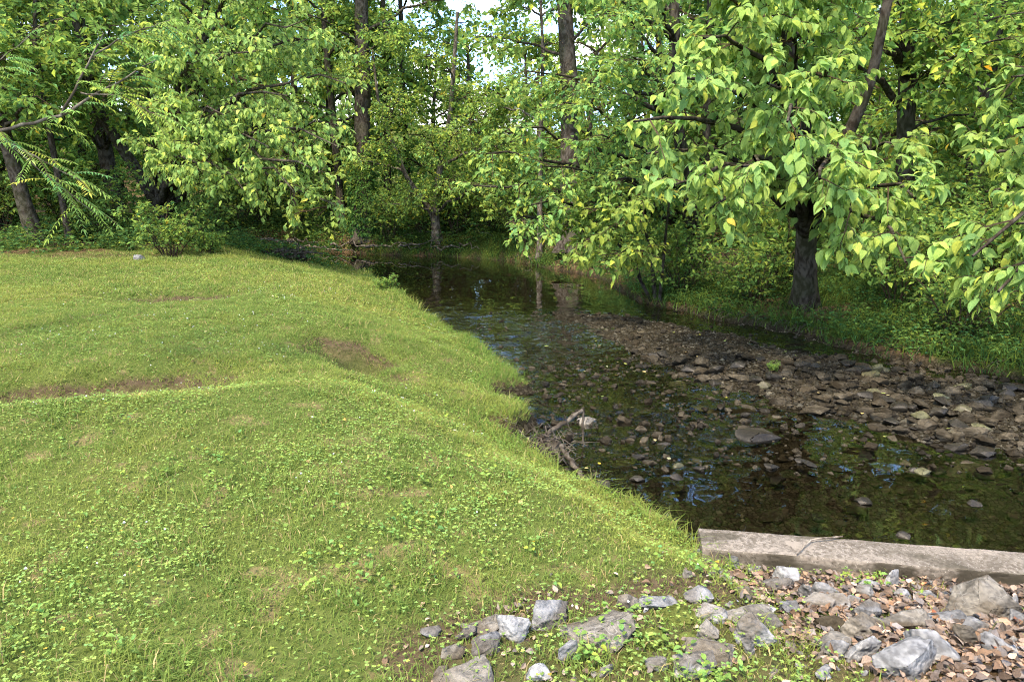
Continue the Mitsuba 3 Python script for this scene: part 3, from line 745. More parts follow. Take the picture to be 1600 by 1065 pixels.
# clover and other small round-leaved weeds in patches
parts = []
for n, x0, x1, y0, y1, s, kind in ((52000, -4.6, 2.4, 1.6, 5.2, 0.0085, 'round'), (20000, -8, 1.2, 5.2, 9.5, 0.015, 2), (9000, -12, 0, 9.5, 16, 0.028, 2)):
    x, y, z, d = scatter(n, x0, x1, y0, y1, lambda x, y, z, d, l: lawn_density(x, y, z, d, l) * (0.16 + 0.5 * sstep(0.45, 0.62, n2(x, y, 1.3, 61))))
    h = gr.uniform(0.02, 0.055, len(x))
    col = tints(gr, len(x), [0.285, 0.42, 0.11], 0.16, 0.12)
    a = gr.uniform(0, 6.3, len(x))
    for k in range(3):
        b = a + k * 2.094
        ax = unit(np.stack([np.cos(b), np.sin(b), gr.uniform(-0.1, 0.4, len(x))], 1))
        parts.append(put_leaves(kind, np.stack([x, y, z + h], 1), ax, unit(UP + 0.25 * gr.normal(size=(len(x), 3))), s * gr.uniform(0.7, 1.3, len(x)), col))
v, f, c = join(parts)
scene['clover'] = mikit.ply((v, f), 'm_leaf_dull', color=c)
tag('clover', 'clover and small leafy weeds growing through the mown grass', 'clover', kind='stuff')
# larger leaves of ground ivy, violets and seedlings, mostly near the stones
x, y, z, d = scatter(16000, -3.5, 2.8, 1.7, 6.5, lambda x, y, z, d, l: lawn * 0 + (d > 0) * (x < 2.6) * sstep(0.52, 0.62, n2(x, y, 1.9, 63)) * (0.12 + 0.6 * rubble(x, y)) * np.where(x > 1.2, 0.4, 1) if (lawn := l) is not None else 0)
parts = []
for k in range(4):
    b = gr.uniform(0, 6.3, len(x))
    r = gr.uniform(0, 0.03, len(x))
    P = np.stack([x + r * np.cos(b), y + r * np.sin(b), z + gr.uniform(0.015, 0.07, len(x))], 1)
    parts.append(put_leaves(6, P, unit(np.stack([np.cos(b), np.sin(b), gr.uniform(-0.2, 0.5, len(x))], 1)), unit(UP + 0.3 * gr.normal(size=(len(x), 3))), gr.uniform(0.018, 0.036, len(x)), tints(gr, len(x), [0.24, 0.38, 0.09], 0.2, 0.18)))
v, f, c = join(parts)
scene['leafy_weeds'] = mikit.ply((v, f), 'm_leaf', color=c)
tag('leafy_weeds', 'low broad-leaved weeds between the stones and in the turf', 'weeds', kind='stuff')
# white clover heads
x, y, z, d = scatter(2600, -7, 1.2, 2.4, 12, lambda x, y, z, d, l: lawn_density(x, y, z, d, l) * sstep(0.55, 0.62, n2(x, y, 1.3, 61)) * 0.3)
tv, tf = np.array([[1, 0, 0], [-0.5, 0.87, 0], [-0.5, -0.87, 0], [0, 0, 1.0], [0, 0, -1]]), np.array([[0, 1, 3], [1, 2, 3], [2, 0, 3], [1, 0, 4], [2, 1, 4], [0, 2, 4]])
hv = [tv * 0.006 * gr.uniform(0.8, 1.5) + (a, b, c_ + 0.055) for a, b, c_ in zip(x, y, z)]
scene['clover_blossoms'] = mikit.ply((np.vstack(hv), np.vstack([tf + len(tv) * i for i in range(len(hv))])), 'm_dry', color=np.full((len(hv) * len(tv), 3), 0.62))
tag('clover_blossoms', 'tiny white clover heads dotted over the grass', 'flowers', kind='stuff')

# dead leaves before the beam and among the stones
def litter(n, x0, x1, y0, y1, fn, s0, s1, lift, base):
    x, y, z, d = scatter(n, x0, x1, y0, y1, fn)
    b = gr.uniform(0, 6.3, len(x))
    ax = unit(np.stack([np.cos(b), np.sin(b), 0.35 * gr.normal(size=len(x))], 1))
    s = gr.uniform(s0, s1, len(x))
    col = tints(gr, len(x), base, 0.45, 0.13)
    return put_leaves(6, np.stack([x, y, z + gr.uniform(0.002, lift, len(x))], 1), ax, unit(UP + 0.55 * gr.normal(size=(len(x), 3))), s, col)


parts = [litter(17000, 0.9, 5.5, 1.9, 3.8, lambda x, y, z, d, l: (d > 0.02) * rubble(x, y) * sstep(1.0, 1.5, x + 0.6 * (n2(x, y, 4, 71) - 0.5)) * 1.0, 0.026, 0.058, 0.035, [0.165, 0.125, 0.097]),
         litter(4000, -0.6, 1.6, 1.9, 3.6, lambda x, y, z, d, l: (d > 0.02) * rubble(x, y) * 0.25, 0.02, 0.04, 0.02, [0.20, 0.155, 0.12]),
         litter(900, -8, 1, 2.5, 14, lambda x, y, z, d, l: (d > 0.1) * l * 0.25, 0.02, 0.045, 0.05, [0.3, 0.24, 0.1])]
v, f, c = join(parts)
scene['dead_leaves'] = mikit.ply((v, f), 'm_dry', color=c)
tag('dead_leaves', 'curled brown dead leaves heaped before the concrete beam and between the stones', 'leaves', kind='stuff')

# the wooded banks: long grass near the water, weeds and low plants behind
def bank_density(x, y, z, d, l):
    return (~l) * (d > -0.12) * (d < 5)


parts = []
for n, x0, x1, y0, y1 in ((38000, 2.2, 11, 7.2, 15), (30000, -9, 4, 14, 28), (60000, -15, 3.5, 19.5, 29)):
    x, y, z, d = scatter(n, x0, x1, y0, y1, lambda x, y, z, d, l: bank_density(x, y, z, d, l) * (0.35 + 0.65 * sstep(0.4, 0.55, n2(x, y, 1.1, 81))) * sstep(4, 1.2, d))
    h = gr.uniform(0.10, 0.34, len(x)) * (0.6 + 0.8 * n2(x, y, 0.8, 82))
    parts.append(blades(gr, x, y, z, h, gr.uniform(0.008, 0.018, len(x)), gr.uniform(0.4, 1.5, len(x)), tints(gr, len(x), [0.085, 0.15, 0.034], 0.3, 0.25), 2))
v, f, c = join(parts)
scene['bank_grass'] = mikit.ply((v, f), 'm_leaf_dull', color=c)
tag('bank_grass', 'long arching grass on the shaded bank across the creek', 'grass', kind='stuff')
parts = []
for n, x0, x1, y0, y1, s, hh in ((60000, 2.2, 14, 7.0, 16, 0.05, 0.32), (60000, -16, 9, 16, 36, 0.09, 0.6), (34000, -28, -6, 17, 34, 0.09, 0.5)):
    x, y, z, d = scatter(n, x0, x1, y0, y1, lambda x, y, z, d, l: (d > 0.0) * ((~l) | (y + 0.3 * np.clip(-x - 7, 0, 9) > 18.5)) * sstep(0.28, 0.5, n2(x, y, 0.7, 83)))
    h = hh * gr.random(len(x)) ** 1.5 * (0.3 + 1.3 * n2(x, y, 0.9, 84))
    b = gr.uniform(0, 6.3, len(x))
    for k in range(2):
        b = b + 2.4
        parts.append(put_leaves(2, np.stack([x, y, z + h], 1), unit(np.stack([np.cos(b), np.sin(b), gr.uniform(-0.6, 0.4, len(x))], 1)), unit(UP + 0.45 * gr.normal(size=(len(x), 3))), s * gr.uniform(0.6, 1.5, len(x)), tints(gr, len(x), [0.10, 0.18, 0.045], 0.3, 0.3)))  # leaf colour darkened to stand in for tree shade on the right bank
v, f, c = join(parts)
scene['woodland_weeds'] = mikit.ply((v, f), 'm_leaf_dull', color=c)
tag('woodland_weeds', 'dense low leafy plants covering the woodland floor', 'undergrowth', kind='stuff')

# ---------------------------------------------------------------- trees
def grow(P, n, t0, L, rng, fwd=0.6, out=0.8, up=0.1, droop=0.2, flat=0.45, k=5, taper=0.45):
    """n side shoots on every line of P (m, K, 3)"""
    m, K, _ = P.shape
    t = t0 + (1 - t0) * (np.arange(n)[None] + rng.random((m, n))) / n
    u = t * (K - 1)
    i = np.minimum(u.astype(int), K - 2)
    w = (u - i)[..., None]
    r = np.arange(m)[:, None]
    pos, tan = P[r, i] * (1 - w) + P[r, i + 1] * w, unit(P[r, i + 1] - P[r, i])
    side = rng.normal(size=pos.shape)
    side -= (side * tan).sum(-1, keepdims=True) * tan
    side[..., 2] *= flat
    side = unit(side)
    d = unit(tan * fwd + side * out + UP * up)
    ln = (L * (1 - taper * t) * rng.uniform(0.65, 1.3, t.shape))[..., None, None]
    s = np.linspace(0, 1, k)[:, None]
    Q = pos[..., None, :] + d[..., None, :] * ln * s - UP * (droop * ln * s ** 2)
    Q = Q + rng.normal(size=Q.shape) * 0.02 * ln * s
    return Q.reshape(-1, k, 3)


def bezier(S, E, arch, rng, k=10, wob=0.04):
    S, E = np.asarray(S, float), np.asarray(E, float)
    C = S + (E - S) * 0.45 + UP * arch * np.linalg.norm(E - S)
    t = np.linspace(0, 1, k)[:, None]
    B = (1 - t) ** 2 * S + 2 * t * (1 - t) * C + t ** 2 * E
    j = rng.normal(size=B.shape) * wob * np.linalg.norm(E - S) / k ** 0.5
    j[0] = j[-1] = 0
    return B + j


def leaves_on(P, rng, per, t0, spec):
    """leaves alternating along every line of P"""
    m, K, _ = P.shape
    t = t0 + (1 - t0) * (np.arange(per)[None] + 0.6 * rng.random((m, per))) / per
    u = np.minimum(t, 0.999) * (K - 1)
    i = np.minimum(u.astype(int), K - 2)
    w = (u - i)[..., None]
    r = np.arange(m)[:, None]
    pos = (P[r, i] * (1 - w) + P[r, i + 1] * w).reshape(-1, 3)
    tan = unit(P[r, i + 1] - P[r, i]).reshape(-1, 3)
    n = len(pos)
    side = unit(np.cross(tan, UP + 0.2 * rng.normal(size=(n, 3)))) * np.where(rng.random(n) < 0.5, -1, 1)[:, None]
    hang = spec.get('hang', 0.3)
    axis = unit(tan * 0.55 + side * 0.75 - UP * hang + spec.get('mess', 0.3) * rng.normal(size=(n, 3)))
    nor = unit(UP * spec.get('face', 1.0) + tan * hang * 0.6 + side * hang * 0.6 + spec.get('tilt', 0.35) * rng.normal(size=(n, 3)))
    size = spec['size'] * np.exp(0.22 * rng.normal(size=n)).clip(0.55, 1.5)
    col = tints(rng, n, spec['color'], spec.get('vary', 0.25), spec.get('warm', 0.22))
    young = t.reshape(-1) > 0.86
    col[young] *= np.array([1.35, 1.2, 0.9])
    return pos + axis * (0.12 * size)[:, None], axis, nor, size, col


def trunk_mesh(P, R, seed, sides=18, flare=0.55):
    P = np.asarray(P, float)
    n = max(12, int(np.linalg.norm(np.diff(P, axis=0), axis=1).sum() / 0.16))
    s = np.concatenate([[0], np.cumsum(np.linalg.norm(np.diff(P, axis=0), axis=1))])
    q = np.linspace(0, s[-1], n)
    C = np.stack([np.interp(q, s, P[:, j]) for j in range(3)], 1)
    for _ in range(3):
        C[1:-1] = 0.25 * C[:-2] + 0.5 * C[1:-1] + 0.25 * C[2:]
    rad = np.interp(q, s, np.linspace(R[0], R[1], len(s)) if len(R) == 2 else R)
    v, f = tubes(C[None], rad[None], sides)
    v = v.reshape(n, sides, 3)
    dirs = v - C[:, None]
    ang = np.arange(sides) * 2 * np.pi / sides
    lob = 1 + flare * np.exp(-q / (1.1 * R[0] + 0.05))[:, None] * (0.75 + 0.6 * np.sin(ang * 4 + seed)[None] + 0.3 * np.sin(ang * 7 + 2 * seed)[None])
    lump = 1 + 0.22 * (meshkit.fbm(np.stack([np.cos(ang)[None] * 1.3 + 0 * q[:, None], np.sin(ang)[None] * 1.3 + 0 * q[:, None], q[:, None] * 1.5 + seed * 3.1 + 0 * ang[None]], -1), 3, seed) - 0.5)
    v = C[:, None] + dirs * (lob * lump)[..., None]
    return v.reshape(-1, 3), f


def tree(name, label, trunks, tips, spec, seed, group=None, bark='m_bark', leafmat='m_leaf', cat='tree', single=0, tip_r=0.012):
    """trunks: [(points, (r0, r1))]; tips: ends of boughs; spec: how twigs and leaves grow"""
    rng = np.random.default_rng(seed)
    key = number(name)
    tag(key, label, cat, group)
    for P, R in trunks:
        scene[number(key + '__trunk')] = bark_ply(trunk_mesh(P, R, seed), BARK[bark])
    lines = []
    allp = np.vstack([np.asarray(P, float)[0] + (np.asarray(P, float)[-1] - np.asarray(P, float)[0]) * 0 for P, R in trunks])
    for e in tips:
        e = np.asarray(e, float)
        best = None
        for P, R in trunks:
            P = np.asarray(P, float)
            s = np.linspace(0, 1, 40)
            C = np.stack([np.interp(s * (len(P) - 1), np.arange(len(P)), P[:, j]) for j in range(3)], 1)
            hd = np.linalg.norm(C[:, :2] - e[:2], axis=1)
            cost = np.abs(C[:, 2] - (e[2] - 0.25 * hd)) + 0.15 * hd + np.where(s < spec.get('from', 0.25), 50, 0)
            k = int(np.argmin(cost))
            if best is None or cost[k] < best[0]:
                best = (cost[k], C[k], R[0] + (R[-1] - R[0]) * s[k])
        L = np.linalg.norm(e - best[1])
        B = bezier(best[1], e, spec.get('arch', 0.16), rng)
        lines.append(B)
        r0 = min(best[2] * 0.55, 0.011 * L + 0.02)
        scene[number(key + '__limb')] = bark_ply(tubes(B[None], np.linspace(r0, tip_r, len(B))[None], 8), BARK[bark])
    P1 = np.array(lines)
    P2 = grow(P1, spec['n2'], spec.get('t2', 0.35), spec['l2'], rng, up=spec.get('up', 0.1), droop=spec.get('droop', 0.2), flat=spec.get('flat', 0.45))
    P3 = grow(P2, spec['n3'], 0.15, spec['l3'], rng, up=0.05, droop=spec.get('droop', 0.2) * 1.4, flat=spec.get('flat', 0.45) + 0.2, k=4)
    w1, w2 = tubes(P2, np.broadcast_to(np.linspace(0.011, 0.004, P2.shape[1]), P2.shape[:2]) * spec.get('wood', 1), 3), tubes(P3, np.broadcast_to(np.linspace(0.0045, 0.002, 4), P3.shape[:2]) * spec.get('wood', 1), 3)
    scene[key + '__twigs'] = mikit.ply(join([w1, w2]), 'm_twig')
    tag(key + '__twigs', kind='stuff')
    parts = [leaves_on(P3, rng, spec['per'], 0.1, spec), leaves_on(P2, rng, spec['per'] + 1, 0.45, spec)]
    pos, ax, no, sz, co = (np.concatenate([p[i] for p in parts]) for i in range(5))
    if 'keep' in spec:
        k = spec['keep'](pos, rng)
        pos, ax, no, sz, co = pos[k], ax[k], no[k], sz[k], co[k]
    if single:
        ap = sz / np.linalg.norm(pos - np.array([0, 0, 1.7]), axis=1) * (np.abs(pos[:, 0]) < 0.72 * pos[:, 1]) * (pos[:, 2] < 1.7 + 0.22 * pos[:, 1])
        front = pos[:, 1] - 0.25 * rng.random(len(pos))
        own = np.argsort(-ap * (front < np.quantile(front, 0.45)))[:single]
        lib = [mikit.ply((LEAF['big'][0], LEAF['big'][1]), 'm_leaf', color=np.repeat(c_[None], len(LEAF['big'][0]), 0)) for c_ in tints(rng, 8, spec['color'], spec.get('vary', 0.25), 0.22)]
        X_ = unit(np.cross(ax, no))
        N_ = np.cross(X_, ax)
        for n_, i in enumerate(own):
            M = np.eye(4)
            M[:3, :3] = np.stack([X_[i], ax[i], N_[i]], 1) * sz[i]
            M[:3, 3] = pos[i]
            scene[f'{key}__leaf' + (f'_{n_:03d}' if n_ else '')] = {**lib[n_ % 8], 'to_world': T(M)}
        rest = np.setdiff1d(np.arange(len(pos)), own)
        pos, ax, no, sz, co = pos[rest], ax[rest], no[rest], sz[rest], co[rest]
    v, f, c = put_leaves(spec['leaf'], pos, ax, no, sz, co)
    scene[key + '__crown'] = mikit.ply((v, f), leafmat, color=c)
    tag(key + '__crown', kind='stuff')
    return key


def g(x, y, dz=-0.12):
    return (x, y, float(H(x, y)) + dz)


def outward(rng, x, y, z0, z1, n, r, zpow=1.0):
    """n bough ends round a stem"""
    a = np.arange(n) * 2.4 + rng.uniform(0, 6)
    h = z0 + (z1 - z0) * (np.arange(n) / max(n - 1, 1)) ** zpow
    rr = r * np.sqrt(np.clip(1.15 - (np.arange(n) / n) ** 2, 0.1, 1)) * rng.uniform(0.7, 1.15, n)
    return list(zip(x + rr * np.cos(a), y + rr * np.sin(a), h + rng.normal(size=n) * 0.3))


R = np.random.default_rng(77)
BIG = dict(size=0.125, leaf='big', color=[0.282, 0.415, 0.112], n2=8, l2=0.8, n3=5, l3=0.36, per=8, hang=0.7, face=0.8, tilt=0.32, mess=0.32, droop=0.2, arch=0.22, up=0.12, vary=0.2, warm=0.11)
big_tips = [(1.35, 8.0, 2.4), (1.66, 7.6, 2.81), (2.07, 8.0, 3.26), (2.77, 8.5, 3.63), (1.72, 7.6, 1.71), (2.26, 8.0, 1.46), (2.26, 7.0, 1.89), (2.67, 7.0, 2.31), (3.42, 8.0, 2.93), (3.39, 7.0, 1.89), (4.29, 7.5, 1.57), (4.1, 7.2, 0.93), (3.57, 7.4, 1.44), (3.49, 9.0, 3.53), (2.8, 8.0, 2.8), (5.14, 9.0, 2.18), (1.69, 9.0, 2.1), (3.12, 7.2, 1.77), (2.52, 8.5, 4.03), (3.81, 9.0, 4.24), (1.99, 9.0, 4.03)]
k = tree('broadleaf_tree', 'tree with large pale green drooping leaves and dark forked trunk on the right bank',
     [([g(5.25, 12.2), (5.12, 12.05, 0.3), (4.95, 11.8, 1.3), (4.6, 11.3, 2.3), (4.0, 10.6, 3.4), (3.5, 10.1, 5.0), (3.3, 9.9, 7.0)], (0.205, 0.06)), ([(4.95, 11.8, 1.25), (5.15, 11.4, 2.0), (5.4, 11.0, 3.2), (5.5, 10.6, 6.0)], (0.13, 0.05))],
     big_tips + outward(R, 3.9, 10.2, 4.3, 6.2, 5, 2.1), {**BIG, 'keep': lambda p, r: r.random(len(p)) > 0.65 * sstep(8.8, 9.6, p[:, 1]) * sstep(3.6, 2.6, p[:, 2])}, 21, bark='m_bark_dark', single=299)
tree('broadleaf_tree', 'large pale-leaved branch hanging in from the right edge over the dark bank',
     [([g(9.6, 8.9), (9.5, 8.9, 1.0), (9.2, 8.7, 2.2), (8.9, 8.6, 4.0), (8.8, 8.5, 7)], (0.2, 0.06))],
     [(4.32, 6.5, 1.06), (4.4, 6.2, 0.77), (4.69, 6.5, 1.36), (5.36, 8.0, 1.64), (5.61, 8.0, 2.33), (5.41, 8.5, 2.01), (6.14, 9.0, 3.01), (4.57, 6.0, 0.94)] + outward(R, 8.8, 8.6, 3.6, 7.0, 10, 2.0), {**BIG, 'size': 0.125, 'n2': 7}, 22, bark='m_bark_dark')
left_tips = [(-3.62, 15.0, 2.5), (-3.87, 15.5, 1.3), (-4.77, 15.5, 1.58), (-6.08, 16.0, 1.64), (-7.06, 16.0, 2.0), (-3.64, 16.0, 3.9), (-4.62, 15.0, 3.52), (-5.21, 15.0, 4.38), (-4.4, 16.0, 5.2), (-6.17, 15.5, 3.19), (-6.97, 16.0, 4.3), (-8.08, 17.0, 5.01), (-5.26, 15.5, 2.53), (-8.34, 17.0, 2.68), (-3.66, 16.5, 3.0), (-4.05, 15.0, 1.98), (-6.73, 16.0, 2.41), (-4.11, 17.0, 5.01), (-7.72, 16.5, 3.42), (-5.02, 16.0, 6.09), (-7.2, 17.0, 6.49)]
tree('broadleaf_tree', 'light green large-leaved tree left of the creek, boughs sweeping over the lawn end',
     [([g(-10.9, 22.6), (-11.0, 22.4, 0.6), (-11.5, 21.8, 2.2), (-12.0, 21.0, 3.8), (-12, 20.5, 6.0), (-11.8, 20.3, 9.0)], (0.24, 0.07)), ([(-11.0, 22.4, 0.7), (-9.8, 20.6, 2.6), (-8.2, 19.0, 4.6), (-7.2, 18.2, 7.0), (-7, 18, 9.0)], (0.16, 0.05))],
     left_tips + outward(R, -7.2, 17.8, 5.5, 9.5, 14, 2.6), {**BIG, 'size': 0.125, 'leaf': 6, 'n2': 18, 'l2': 1.05, 'n3': 5, 'per': 5, 'l3': 0.42, 'color': [0.315, 0.455, 0.125]}, 23)
MAPLE = dict(size=0.105, leaf=6, color=[0.245, 0.39, 0.108], n2=14, l2=1.0, n3=5, l3=0.42, per=6, hang=0.25, face=1.0, tilt=0.28, mess=0.3, droop=0.18, arch=0.12, flat=0.25, up=0.02)
tree('leaning_tree', 'dark leaning trunk on the right bank, flat leafy boughs spreading over the pool',
     [([g(4.35, 16.4), (4.2, 16.2, 0.4), (3.85, 15.4, 1.6), (3.3, 14.5, 3.0), (3.1, 14.3, 5.0), (3.2, 14.2, 8.0)], (0.2, 0.07))],
     [(-0.68, 12.5, 1.71), (-0.11, 12.5, 1.04), (0.0, 12.5, 2.69), (0.54, 12.0, 2.03), (0.85, 12.0, 3.05), (1.36, 12.0, 3.55), (0.33, 12.0, 1.39), (1.12, 12.3, 1.27), (1.73, 12.0, 1.82), (-0.47, 13.0, 2.28), (1.49, 12.0, 2.54), (1.65, 12.0, 4.42), (1.9, 11.5, 3.66), (0.24, 13.5, 3.78), (2.04, 12.0, 4.99), (0.88, 13.0, 5.16)] + outward(R, 3.1, 14.2, 5.0, 7.5, 5, 2.0), MAPLE, 24, bark='m_bark_dark')
tree('sapling', 'many-stemmed young tree hanging low over the far edge of the gravel bar',
     [([g(2.95, 14.0), (2.7, 13.6, 0.6), (2.2, 12.9, 1.5)], (0.05, 0.015)), ([g(3.0, 13.9), (2.9, 13.2, 0.7), (2.8, 12.5, 1.6)], (0.04, 0.012)), ([g(2.9, 14.05), (2.3, 13.5, 0.3), (1.6, 12.7, 1.1)], (0.04, 0.012))],
     [(1.06, 11.5, 0.78), (1.45, 11.2, 0.5), (0.88, 12.0, 1.07), (1.71, 11.0, 1.12), (2.03, 11.0, 0.62), (1.42, 12.0, 1.29), (2.19, 11.5, 1.41)], {**BIG, 'size': 0.125, 'leaf': 6, 'n2': 7, 'l2': 0.55, 'l3': 0.3, 'n3': 4, 'per': 4, 'hang': 0.45, 'color': [0.238, 0.339, 0.0797], 'from': 0.15}, 25, bark='m_bark_dark', tip_r=0.005)
FINE = dict(size=0.10, leaf=2, color=[0.254, 0.38, 0.0894], n2=16, l2=1.0, n3=6, l3=0.45, per=6, hang=0.3, face=0.9, tilt=0.4, mess=0.4, droop=0.15, arch=0.1)
tree('leaning_tree', 'forked leaning tree with fine pale foliage at the middle of the far bank',
     [([g(-2.65, 24.7), (-2.7, 24.5, 0.8), (-2.5, 24.2, 2.0), (-2.0, 23.6, 4.0), (-1.7, 23.3, 7.0)], (0.17, 0.05)), ([(-2.7, 24.5, 0.7), (-3.6, 24.2, 2.0), (-4.4, 24.0, 4.2), (-4.5, 23.8, 6.0)], (0.10, 0.03))],
     [(-4.11, 23.0, 2.92), (-3.24, 23.0, 4.48), (-0.78, 22.0, 3.81), (0.2, 22.0, 3.06), (-0.4, 22.0, 1.72), (-1.98, 22.0, 1.91), (-3.26, 22.5, 1.52), (-4.18, 23.0, 1.11), (0.81, 23.0, 4.48), (-5.38, 24.0, 2.56), (-1.53, 21.5, 3.4), (-2.55, 22.0, 3.06), (-3.58, 23.0, 6.18), (-1.42, 23.0, 4.48)] + outward(R, -3.4, 23.2, 4.0, 5.6, 4, 1.6), FINE, 26, bark='m_bark_pale')
TALL = dict(size=0.17, leaf=2, color=[0.226, 0.349, 0.0819], n2=11, l2=1.25, n3=5, l3=0.5, per=5, hang=0.35, face=0.9, tilt=0.4, mess=0.35, droop=0.2, arch=0.14)


def tall(x, y, r, top, label, seed, tips=(), lean=(0, 0), bark='m_bark', boughs=18, spread=2.6, low=4.5, spec=TALL, name='tall_tree', group=None):
    P = [g(x, y)] + [(x + lean[0] * t + 0.12 * R.normal() * t, y + lean[1] * t + 0.1 * R.normal() * t, top * t) for t in (0.12, 0.35, 0.6, 0.8, 1.0)]
    return tree(name, label, [(P, (r, r * 0.75, r * 0.68, r * 0.5, r * 0.35, 0.05))], list(tips) + outward(R, P[4][0], P[4][1], low, top + 0.8, boughs, spread), spec, seed, group, bark)


tall(-13.1, 23.45, 0.32, 13, 'thick straight trunk left of the shrub at the lawn end', 31, [(-12.15, 19.0, 5.4), (-11.27, 19.0, 4.63), (-13.03, 19.0, 4.0), (-10.14, 19.0, 5.71), (-10.12, 20.0, 4.78), (-11.32, 20.0, 3.62), (-10.06, 20.0, 3.79), (-11.32, 19.0, 6.61), (-10.18, 20.0, 7.18)], lean=(-0.6, -0.8), low=6)
tall(-13.3, 19.5, 0.24, 12, 'trunk near the left edge of the lawn end, leaning left', 32, [(-11.8, 17.0, 4.74), (-11.06, 17.0, 3.76), (-10.23, 17.0, 5.42), (-10.17, 18.0, 4.77), (-12.85, 17.0, 3.76), (-12.25, 17.0, 5.56)], lean=(-1.2, -0.6), low=5.5)
tall(-12.75, 20.1, 0.115, 9, 'thin straight trunk between two thicker trunks at the left', 33, low=4.5, boughs=9, spread=1.6, lean=(-0.2, 0))
tall(-16.4, 22.2, 0.22, 12, 'dark trunk at the very left edge', 34, low=3.0, lean=(0.3, -0.4))
tall(-5.5, 25.7, 0.40, 15, 'tall thick trunk clad in ivy on the far bank, left of centre', 35, low=6.5, lean=(0.5, 0), spread=3.0)
tall(-5.0, 28.2, 0.2, 13, 'thinner trunk close behind the ivy-clad trunk, to its right', 36, low=5.5, lean=(0.3, 0))
tall(-6.5, 26.9, 0.2, 12, 'slim trunk close behind the ivy-clad trunk, to its left', 37, low=4, lean=(-0.5, 0))
tall(1.75, 20.6, 0.36, 13, 'big old tree with a broad foot at the water where the creek bends', 38, low=5.6, spread=2.4, boughs=12, lean=(-0.5, 0.3))
tall(0.85, 21.3, 0.1, 9, 'slim grey stem just left of the big old tree at the bend', 39, low=3.6, boughs=8, spread=1.4, bark='m_bark_pale')
tall(11.4, 17.5, 0.27, 14, 'tall dark trunk in the shade at the right, beyond the large-leaved tree', 40, low=3.2, spread=2.3, bark='m_bark_dark', boughs=9)
tall(9.2, 16.2, 0.26, 12, 'leaning dark tree at the upper right with long level limbs against sky', 41, [(7.9, 15.5, 4.72), (7.95, 15.5, 5.46), (3.9, 13.0, 4.65), (9.61, 14.0, 4.88), (10.47, 15.0, 4.01), (8.82, 15.0, 4.62), (9.02, 15.0, 4.98), (6.36, 14.0, 4.88), (5.27, 14.0, 4.99), (10.61, 16.0, 3.23), (8.51, 15.0, 4.01), (10.26, 17.0, 3.04), (8.65, 13.0, 4.23)], lean=(-1.8, -0.6), low=6, bark='m_bark_dark', boughs=4)
# ivy on the thick trunk
ir = np.random.default_rng(8)
n = 2600
h, a = ir.uniform(-0.1, 3.6, n) * ir.random(n) ** 0.3, ir.uniform(0, 6.3, n)
P = np.stack([-5.45 + (0.42 + 0.1 * ir.random(n)) * np.cos(a), 25.7 + (0.42 + 0.1 * ir.random(n)) * np.sin(a), h], 1)
o = np.stack([np.cos(a), np.sin(a), 0 * a], 1)
v, f, c = put_leaves(2, P, unit(o * 0.4 - UP + 0.4 * ir.normal(size=(n, 3))), unit(o + 0.4 * ir.normal(size=(n, 3))), ir.uniform(0.08, 0.16, n), tints(ir, n, [0.078, 0.166, 0.0429], 0.3, 0.2))
scene['ivy'] = mikit.ply((v, f), 'm_leaf', color=c)
tag('ivy', 'dark ivy climbing the thick trunk on the far bank', 'ivy', kind='stuff')


